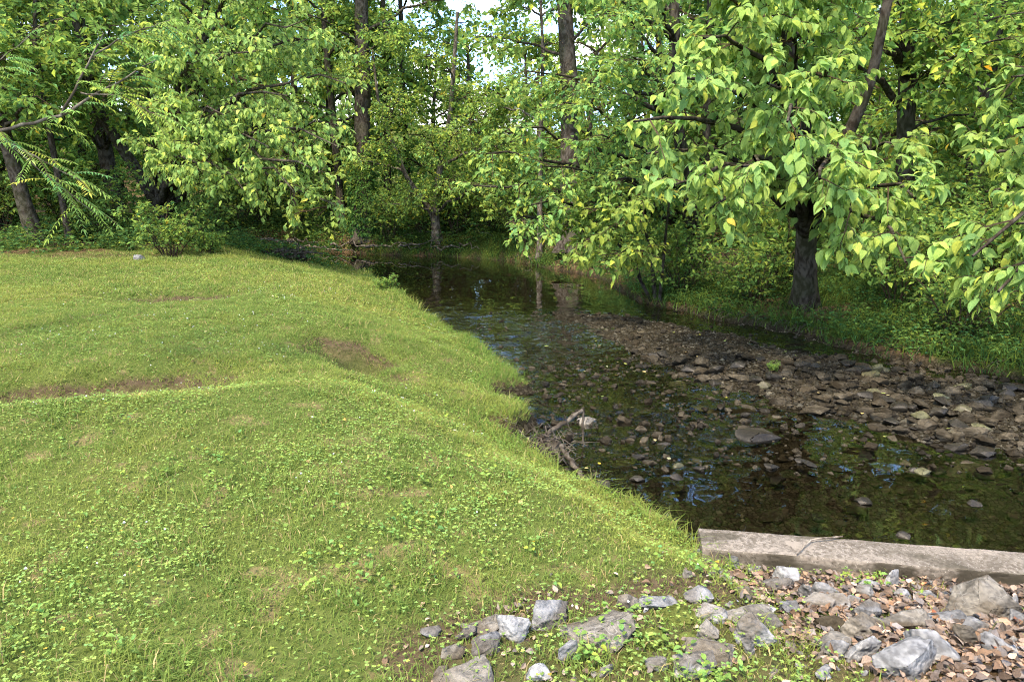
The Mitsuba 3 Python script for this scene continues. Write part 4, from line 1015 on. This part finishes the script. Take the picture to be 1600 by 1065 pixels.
# the long-leaved branch at the upper left
def pinnate():
    rng = np.random.default_rng(91)
    key = tag(number('long_leaved_tree'), 'feathery-leaved branch reaching in from the left edge before the other trees', 'tree')
    main = [[(-7.4, 5.9, -0.2), (-7.3, 5.9, 1.0), (-7.0, 5.95, 2.4), (-6.8, 6, 4.5), (-6.7, 6.1, 7)]]
    scene[key + '__trunk'] = bark_ply(trunk_mesh(main[0], (0.16, 0.05), 3), 0.5)
    C = lambda *p: np.array([bezier(p[i], p[i + 1], 0.0, rng, 6, 0.02) for i in range(len(p) - 1)]).reshape(-1, 3)
    limbs = [(C((-7.1, 5.95, 2.0), (-4.9, 6.0, 2.02), (-4.27, 6.0, 2.15), (-3.74, 6.0, 2.27), (-3.5, 6.0, 2.62), (-3.33, 6.05, 2.92)), 0.024, 0.005), (C((-3.74, 6.0, 2.27), (-3.35, 6.05, 2.5), (-2.95, 6.1, 2.72)), 0.014, 0.005),
             (C((-5.2, 6.0, 2.02), (-4.3, 6.0, 2.1), (-3.9, 5.95, 1.9), (-3.55, 5.9, 1.72)), 0.014, 0.004), (C((-3.45, 6.02, 2.72), (-3.2, 6.1, 2.9), (-2.85, 6.2, 3.05)), 0.008, 0.003), (C((-3.55, 6, 2.45), (-3.2, 5.9, 2.42), (-2.85, 5.85, 2.25)), 0.007, 0.003),
             (C((-4.8, 6, 2.05), (-4.3, 5.8, 2.7), (-4.0, 5.6, 3.3)), 0.015, 0.004), (C((-4.3, 6.0, 2.12), (-3.95, 6.1, 1.75), (-3.6, 6.1, 1.45)), 0.007, 0.003), (C((-4.9, 6.0, 2.1), (-4.5, 6.2, 2.6), (-4.1, 6.3, 2.95)), 0.009, 0.003), (C((-6.9, 6, 3.2), (-5.6, 5.9, 3.6), (-4.4, 5.9, 3.7)), 0.03, 0.006), (C((-6.8, 6, 4.2), (-5.4, 6.3, 4.7), (-3.6, 6.4, 4.6)), 0.03, 0.006)]
    for B, r0, r1 in limbs:
        scene[number(key + '__limb')] = bark_ply(tubes(B[None], np.linspace(r0, r1, len(B))[None], 8), 1.0)
    parts, rach = [], []
    cnt = 0
    for B, r0, r1 in limbs:
        for j in range(14):
            t = 0.35 + 0.65 * (j + rng.random()) / 14
            i = min(int(t * (len(B) - 1)), len(B) - 2)
            p, tn = B[i], unit(B[i + 1] - B[i])
            d = unit(tn * 0.5 + np.array([rng.normal() * 0.7 + 0.35, rng.normal() * 0.6 - 0.15, rng.normal() * 0.3 + 0.1]))
            L = rng.uniform(0.2, 0.36)
            s = np.linspace(0, 1, 12)[:, None]
            Q = p + d * L * s - UP * 0.35 * L * s ** 2
            rach.append(Q)
            side = unit(np.cross(d, UP))
            q, tq = Q[2:], unit(np.gradient(Q, axis=0))[2:]
            col = tints(rng, 1, [0.297, 0.448, 0.105], 0.2, 0.25)
            leafp = []
            for sg in (-1, 1):
                leafp.append(put_leaves('lance', q, unit(tq * 0.55 + sg * side - UP * 0.25 + 0.1 * rng.normal(size=q.shape)), unit(UP + sg * side * 0.2 + 0.15 * rng.normal(size=q.shape)), 0.062 * np.linspace(0.8, 1.0, len(q)), np.repeat(col, len(q), 0)))
            leafp.append(put_leaves('lance', q[-1:], tq[-1:], unit(UP[None]), 0.08, col))
            v, f, c = join(leafp)
            scene[f'{key}__leaf' + (f'_{cnt:03d}' if cnt else '')] = mikit.ply((v, f), 'm_leaf', color=c)
            cnt += 1
    rach = np.array(rach)
    scene[key + '__leaf_stalks'] = mikit.ply(tubes(rach, np.full(rach.shape[:2], 0.0022), 3), 'm_twig')
    tag(key + '__leaf_stalks', kind='stuff')


pinnate()

# ---------------------------------------------------------------- the woods behind: a few kinds of crown, each tree its own
def model_tree(seed, hgt, spread, low, leaf, size, color, nb=22, n2_=8, n3_=4, per=5, r=0.16):
    rng = np.random.default_rng(seed)
    P = np.array([(0, 0, -0.3), (0.05 * rng.normal(), 0, hgt * 0.12), (0.15 * rng.normal(), 0.15 * rng.normal(), hgt * 0.4), (0.3 * rng.normal(), 0.3 * rng.normal(), hgt * 0.7), (0.4 * rng.normal(), 0.3 * rng.normal(), hgt)])
    tips = outward(rng, 0, 0, low, hgt + 0.6, nb, spread)
    lines = np.array([bezier((np.interp(max(e[2] - 0.35 * math.hypot(e[0], e[1]), 0.8), P[:, 2], P[:, 0]), np.interp(max(e[2] - 0.35 * math.hypot(e[0], e[1]), 0.8), P[:, 2], P[:, 1]), max(e[2] - 0.35 * math.hypot(e[0], e[1]), 0.8)), e, 0.12, rng) for e in tips])
    P2 = grow(lines, n2_, 0.25, 1.25, rng, droop=0.2)
    P3 = grow(P2, n3_, 0.1, 0.55, rng, droop=0.25, k=3)
    spec = dict(size=size, color=color, hang=0.3, face=0.9, tilt=0.45, mess=0.4)
    pos, ax, no, sz, co = leaves_on(P3, rng, per, 0.05, spec)
    v, f, c = put_leaves(leaf, pos, ax, no, sz, co)
    wood = join([tubes(lines, np.broadcast_to(np.linspace(0.05, 0.012, 10), lines.shape[:2]), 5), tubes(P2, np.broadcast_to(np.linspace(0.014, 0.005, 5), P2.shape[:2]), 3)])
    return bark_ply(trunk_mesh(P, (r, r * 0.8, r * 0.7, r * 0.5, 0.04), seed, 10), 0.4), mikit.ply(wood, 'm_twig'), mikit.ply((v, f), 'm_leaf_dull', color=c)


KINDS = [model_tree(201, 11, 2.9, 2.0, 2, 0.235, [0.206, 0.342, 0.0803]), model_tree(202, 13, 3.0, 2.6, 2, 0.24, [0.167, 0.296, 0.0696]), model_tree(203, 9, 2.7, 1.2, 2, 0.225, [0.281, 0.421, 0.099]),
         model_tree(204, 12, 2.8, 1.5, 2, 0.23, [0.237, 0.381, 0.0896]), model_tree(205, 6.5, 2.2, 0.8, 2, 0.2, [0.313, 0.447, 0.105], 16), model_tree(206, 14, 3.2, 3.0, 2, 0.25, [0.183, 0.309, 0.0726], 24)]


def wood_tree(x, y, kind, sc, label, group):
    key = tag(number('woodland_tree'), label, 'tree', group)
    t = T().translate([x, y, float(H(x, y))]).rotate([0, 0, 1], float(R.uniform(0, 360))).scale([sc, sc, sc])
    for part, d in zip(('trunk', 'limbs', 'crown'), KINDS[kind]):
        scene[f'{key}__{part}'] = {**d, 'to_world': t}
    for part in ('limbs', 'crown'):
        tag(f'{key}__{part}', kind='stuff')


LANDMARKS = [(-0.74, 'the trunk at the left edge'), (-0.66, 'the trunk leaning left near the left edge'), (-0.56, 'the thick straight trunk left of the lone shrub'), (-0.47, 'the lone dark shrub'), (-0.36, 'the right boughs of the left tree'), (-0.28, 'the slim trunk beside the ivy'),
             (-0.215, 'the ivy-clad trunk'), (-0.17, 'the thin trunk right of the ivy-clad one'), (-0.11, 'the forked leaning tree'), (-0.03, 'the middle of the pool'), (0.085, 'the big old tree at the bend'), (0.17, 'the young many-stemmed tree'), (0.265, 'the dark leaning trunk'),
             (0.43, 'the tree with large drooping leaves'), (0.56, 'the leaning dark tree at the upper right'), (0.65, 'the tall dark trunk at the right'), (0.76, 'the right edge of the view')]


def beyond(x, y):
    return min(LANDMARKS, key=lambda q: abs(q[0] - x / y))[1]


def numbered(items):
    """items (x, y, phrase): labels that count the alike ones from the nearest"""
    seen, out_ = {}, [None] * len(items)
    for i in sorted(range(len(items)), key=lambda q: math.hypot(items[q][0], items[q][1])):
        x, y, ph = items[i]
        ph = f'{ph} {beyond(x, y)}'
        seen.setdefault(ph, []).append(i)
    for ph, ix in seen.items():
        for j, i in enumerate(ix):
            out_[i] = ph if len(ix) == 1 else f'{ORDER[min(j, 14)]} {ph}'
    return out_


placed_at = [(-5.5, 25.7), (-2.6, 24.7), (1.7, 20.6), (11.4, 17.5), (9.2, 16.2), (4.35, 16.4), (5.2, 12.2), (9.6, 8.9), (-13, 23), (-13, 20)]
woods = []
for ring, (n, x0, x1, y0, y1, gap) in enumerate(((40, -28, 26, 25.5, 31.5, 2.2), (26, 6, 26, 8.5, 26, 2.5), (30, -36, -12.5, 20, 34, 2.3), (72, -60, 62, 41, 95, 4.0))):
    tries = 0
    while n and tries < 3000:
        tries += 1
        x, y = R.uniform(x0, x1), R.uniform(y0, y1)
        if ring == 1 and (x < 6.2 + 0.28 * (y - 9) or (x < 0.72 * y and y < 14 and R.random() < 0.8)):
            continue
        if any((x - a) ** 2 + (y - b) ** 2 < gap ** 2 for a, b in placed_at) or look_up(x, y)[1] < 0.9:
            continue
        n -= 1
        placed_at.append((x, y))
        open_sky = -0.13 < x / y < 0.11 or 0.50 < x / y < 0.60
        kind = 4 if open_sky else int(R.integers(6)) if ring == 0 else int(R.choice([0, 1, 3, 5]))
        woods.append((x, y, kind, (0.92 if open_sky else 0.72 if ring == 1 else 1.0) * R.uniform(0.8, 1.2), ring))
tones = ['mid green', 'deep green', 'bright green', 'light green', 'low yellow-green', 'tall dark']
names_ = numbered([(w[0], w[1], f'{tones[w[2]]} tree ' + ('far behind' if w[4] == 3 else 'behind')) for w in woods])
for w, nm in zip(woods, names_):
    grp = ('woodland trees beyond the far bank', 'woodland trees behind the right bank', 'woodland trees at the left behind the lawn', 'distant woodland trees seen through the nearer trees')[w[4]]
    wood_tree(*w[:4], nm, grp)


# shrubs and saplings of the understorey
def model_shrub(seed, hgt, spread, size, color, n1=14, leaf=2):
    rng = np.random.default_rng(seed)
    a = np.arange(n1) * 2.4
    r = spread * rng.uniform(0.3, 1, n1)
    lines = np.array([bezier((0.08 * math.cos(q), 0.08 * math.sin(q), -0.08), (w * math.cos(q), w * math.sin(q), hgt * rng.uniform(0.45, 1.0)), 0.15, rng, 8) for q, w in zip(a, r)])
    P2 = grow(lines, 7, 0.2, 0.42 * hgt, rng, up=0.25, droop=0.2, flat=0.7)
    P3 = grow(P2, 4, 0.15, 0.2 * hgt, rng, droop=0.2, k=3)
    pos, ax, no, sz, co = leaves_on(P3, rng, 4, 0.05, dict(size=size, color=color, hang=0.2, tilt=0.45, mess=0.45))
    v, f, c = put_leaves(leaf, pos, ax, no, sz, co)
    wood = join([tubes(lines, np.broadcast_to(np.linspace(0.014, 0.004, 8), lines.shape[:2]), 4), tubes(P2, np.broadcast_to(np.linspace(0.005, 0.002, 5), P2.shape[:2]), 3)])
    return mikit.ply(wood, 'm_twig'), mikit.ply((v, f), 'm_leaf_dull', color=c)


SHRUBS = [model_shrub(301, 1.0, 0.85, 0.075, [0.171, 0.269, 0.0632]), model_shrub(302, 1.8, 1.0, 0.11, [0.193, 0.304, 0.0715]), model_shrub(303, 2.6, 1.2, 0.13, [0.221, 0.339, 0.0797]), model_shrub(304, 1.6, 1.1, 0.11, [0.278, 0.398, 0.0935]), model_shrub(305, 0.6, 0.5, 0.055, [0.178, 0.292, 0.0687])]


def shrub(x, y, kind, sc, label, group=None, name='shrub', z=None):
    key = tag(number(name), label, 'shrub', group)
    t = T().translate([x, y, float(H(x, y)) if z is None else z]).rotate([0, 0, 1], float(R.uniform(0, 360))).scale([sc, sc, sc])
    for part, d in zip(('stems', 'leaves'), SHRUBS[kind]):
        scene[f'{key}__{part}'] = {**d, 'to_world': t}
        tag(f'{key}__{part}', kind='stuff')


shrub(-8.2, 16.6, 0, 1.25, 'dense dark green shrub standing alone at the far end of the lawn')
shrub(-7.5, 17.1, 4, 1.0, 'small shrub leaning on the right side of the lone dark shrub')
shrub(-2.62, 14.35, 4, 0.55, 'small pale weed tuft on the lip of the lawn bank above the pool', name='weed_tuft')
shrub(3.35, 8.55, 4, 0.2, 'small grassy weed tuft growing on the back of the stony bar', name='weed_tuft')
spots, bushes = [], []
for n, x0, x1, y0, y1, gap, kinds, label in ((32, -15, 4, 22.5, 29, 1.1, (1, 2, 2, 1), 'far-bank shrub near'), (44, 3.0, 15, 9.6, 21, 1.05, (0, 1, 0, 1, 1), 'low right-bank shrub near'),
                                             (30, -28, -8.8, 20.5, 30, 1.3, (1, 0, 2, 1), 'shady shrub near'), (26, -20, 22, 29, 40, 1.8, (3, 2, 3), 'yellow-green shrub far behind')):
    tries = 0
    while n and tries < 3000:
        tries += 1
        x, y = R.uniform(x0, x1), R.uniform(y0, y1)
        d = look_up(x, y)[1]
        if d < 0.35 or any((x - a) ** 2 + (y - b) ** 2 < gap ** 2 for a, b in spots) or abs(x - 5.1) + abs(y - 11.8) < 1.3 or (x > 2.5 and y < 13 and d < 0.9):
            continue
        n -= 1
        spots.append((x, y))
        bushes.append((x, y, int(R.choice(kinds)), R.uniform(0.75, 1.25), label))
sizes = {0: 'dark', 1: 'tall', 2: 'big', 3: 'bright', 4: 'small'}
for w, nm in zip(bushes, numbered([(w[0], w[1], f'{sizes[w[2]]} {w[4]}') for w in bushes])):
    shrub(*w[:4], nm, w[4].replace('shrub', 'shrubs').removesuffix(' near').removesuffix(' far behind'))

# ---------------------------------------------------------------- driftwood, roots, fallen branches
sr = np.random.default_rng(404)


def crooked(S, E, r0, r1, arch=0.0, k=14, wob=0.05, sides=8):
    B = bezier(S, E, arch, sr, k, wob)
    v, f = tubes(B[None], (np.linspace(r0, r1, k) * (1 + 0.15 * sr.normal(size=k)))[None], sides)
    return v, f, B


key = tag('driftwood', 'snag of driftwood and matted roots caught against the grassy bank', 'driftwood')
scene[key + '__log'] = bark_ply(crooked((0.22, 5.85, -0.52), (0.66, 6.12, -0.32), 0.024, 0.018)[:2], 0.6)
scene[key + '__log_001'] = bark_ply(crooked((0.42, 5.55, -0.46), (0.56, 4.95, -0.52), 0.024, 0.019)[:2], 0.6)
scene[key + '__stub'] = bark_ply(crooked((0.655, 6.11, -0.29), (0.66, 6.05, -0.66), 0.014, 0.010)[:2], BARK['m_bark'])
parts = []
for i in range(240):
    c = np.array([0.30, 5.75, -0.55]) + sr.normal(size=3) * np.array([0.13, 0.10, 0.06])
    d = unit(sr.normal(size=3) * np.array([1, 1, 0.6]) + np.array([0.3, 0.2, -0.2]))
    parts.append(tubes(bezier(c - d * sr.uniform(0.03, 0.13), c + d * sr.uniform(0.03, 0.13), sr.uniform(-0.3, 0.3), sr, 5)[None], np.linspace(0.005, 0.002, 5)[None] * sr.uniform(0.6, 1.5), 4))
scene[key + '__roots'] = bark_ply(join(parts), 0.7, False)
tag(key + '__roots', kind='stuff')
v, f = stone(909, 4, 14, 0.25)
scene[key + '__clod'] = bark_ply((placed(v, (0.2, 0.15, 0.11), 0.4, (0, 0), (0.28, 5.72, -0.58)), f), 0.35)

key = tag('root_plate', 'brown uprooted stump with spreading roots on the spit at the far end of the lawn', 'stump')
v, f = stone(911, 4, 14, 0.25)
scene[key + '__clod'] = bark_ply((placed(v, (0.42, 0.25, 0.2), 0.2, (0, 0), (-6.05, 19.0, -0.12)), f), 0.35)
parts = [tubes(bezier((-6.1 + 0.3 * sr.normal(), 19.0, -0.1), (-6.2 + 0.4 * sr.normal(), 18.9 + 0.25 * sr.normal(), 0.0 + 0.1 * sr.normal()), sr.uniform(-0.1, 0.3), sr, 6)[None], np.linspace(0.025, 0.006, 6)[None], 5) for i in range(34)]
scene[key + '__roots'] = bark_ply(join(parts), 0.7, False)
tag(key + '__roots', kind='stuff')

# twig on the beam
B = np.vstack([bezier((1.66, 3.655, -0.386), (1.80, 3.80, -0.376), 0, sr, 8, 0.03), bezier((1.80, 3.80, -0.376), (2.02, 3.86, -0.385), 0.02, sr, 6, 0.03)[1:]])
scene['twig'] = bark_ply(tubes(B[None], np.linspace(0.0035, 0.006, len(B))[None], 6), 1.7)
tag('twig', 'thin pale bent twig lying across the left half of the concrete beam', 'twig')
scene['twig_001'] = bark_ply(crooked((1.88, 3.42, float(H(1.88, 3.42)) + 0.03), (2.3, 3.3, float(H(2.3, 3.3)) + 0.04), 0.004, 0.002)[:2], BARK['m_bark'])
tag('twig_001', 'brown twig lying on the dead leaves in front of the beam', 'twig')

# fallen branches and bare roots along the far waterline
lines = [((-9.5, 26.4), (-7.4, 25.9)), ((-7.8, 25.6), (-5.6, 24.9)), ((-6.6, 25.4), (-4.2, 24.6)), ((-5.2, 24.7), (-3.2, 24.3)), ((-4.0, 24.4), (-2.4, 24.1)), ((-2.6, 24.2), (-0.9, 23.4)), ((-11, 27), (-9.2, 26.8)), ((-1.6, 24.3), (-0.4, 23.0)), ((-8.6, 26.6), (-6.9, 26.3)), ((-3.2, 24.9), (-1.7, 24.2)), ((0.1, 22.4), (0.9, 21.0))]
for i, ((a, b), (c, d)) in enumerate(lines):
    ks = number('fallen_branch')
    scene[ks] = bark_ply(crooked((a, b, WATER + sr.uniform(0.05, 0.4)), (c, d, WATER + sr.uniform(0.02, 0.3)), sr.uniform(0.025, 0.05), 0.012, sr.uniform(0.0, 0.15), 14, 0.12)[:2], BARK['m_bark_pale'])
    tag(ks, 'bare fallen branch lying along the foot of the far bank', 'branch', 'bare fallen branches at the foot of the far bank')
scene['fallen_pole'] = bark_ply(crooked((-13.0, 22.6, 0.15), (-15.2, 23.2, 1.5), 0.04, 0.02, 0, 12, 0.03)[:2], BARK['m_bark_pale'])
tag('fallen_pole', 'thin dead pole leaning against the thick straight trunk on the left', 'branch')
parts = [crooked((x, y, float(H(x, y)) + sr.uniform(0, 0.15)), (x + sr.normal() * 0.5, y + sr.normal() * 0.4, float(H(x, y)) + sr.uniform(0.0, 0.5)), 0.012, 0.004, 0.1, 7, 0.08, 4)[:2]
         for x, y in zip(sr.uniform(-9, 0, 90), sr.uniform(23.6, 28, 90)) if look_up(x, y)[1] > 0.05]
parts += [crooked((x, y, float(H(x, y)) + 0.02), (x - sr.uniform(0.1, 0.4), y - sr.uniform(0.1, 0.4), WATER + sr.uniform(-0.03, 0.1)), 0.008, 0.003, 0.15, 6, 0.08, 4)[:2]
          for x, y in zip(np.interp(np.linspace(0, 1, 120), np.linspace(0, 1, 6), [2.9, 3.95, 4.9, 5.6, 6.7, 9.2]), np.interp(np.linspace(0, 1, 120), np.linspace(0, 1, 6), [14.5, 12.4, 11.3, 9.6, 8.6, 7.9]))]
scene['bare_roots'] = bark_ply(join(parts), 0.55, False)
tag('bare_roots', 'tangle of bare roots and dead twigs along the shaded banks', 'roots', kind='stuff')

# stone at the foot of the shrub and moss cushions
v, f = stone(77, 3)
scene['stone_by_shrub'] = stone_ply(placed(v, (0.13, 0.1, 0.09), 0.4, (0.1, 0), (-8.35, 15.5, float(H(-8.35, 15.5)) + 0.04)), f, 'l')
tag('stone_by_shrub', 'small grey stone in front of the lone dark shrub at the lawn end', 'stone')
for i, (x, y, r, l) in enumerate(((0.66, 2.42, 0.075, 'yellow-green moss cushion, uppermost of the patch between the foreground stones'), (0.52, 2.28, 0.06, 'moss cushion in the middle of the patch between the foreground stones'), (0.66, 2.26, 0.045, 'small moss cushion beside the brown shard'), (0.44, 2.17, 0.06, 'brownish moss cushion at the lower end of the patch'))):
    v, f = ICO[4]
    v = v * (1 + 0.5 * (meshkit.fbm(v * 2.5 + i, 3, i) - 0.5) + 0.22 * (meshkit.fbm(v * 11, 2, 3) - 0.5))[:, None]
    ks = number('moss')
    scene[ks] = stone_ply(placed(v, (r, r * 0.8, r * 0.38), i, (0, 0), (x, y, float(H(x, y)) + 0.005)), f, 'm')
    tag(ks, l, 'moss')
# leaves floating on the creek
for i in range(60):
    x, y = sr.uniform(-0.2, 6), sr.uniform(4.3, 11)
    z, d = look_up(x, y)
    if d > -0.2:
        continue
    ks = number('fallen_leaf')
    b = sr.uniform(0, 6.3)
    v, f, c = put_leaves(6, np.array([[x, y, max(z + 0.03, WATER + 0.006)]]), np.array([[math.cos(b), math.sin(b), 0.0]]), unit(UP[None] + 0.15 * sr.normal(size=(1, 3))), sr.uniform(0.04, 0.075), tints(sr, 1, [[0.22, 0.26, 0.07], [0.3, 0.25, 0.12]][i % 2], 0.2, 0.2))
    scene[ks] = mikit.ply((v, f), 'm_dry', color=c)
    tag(ks, ['small yellow-green leaf fallen on the creek', 'small tan leaf fallen on the creek'][i % 2], 'leaf', ['yellow-green leaves fallen on the creek', 'tan leaves fallen on the creek'][i % 2])
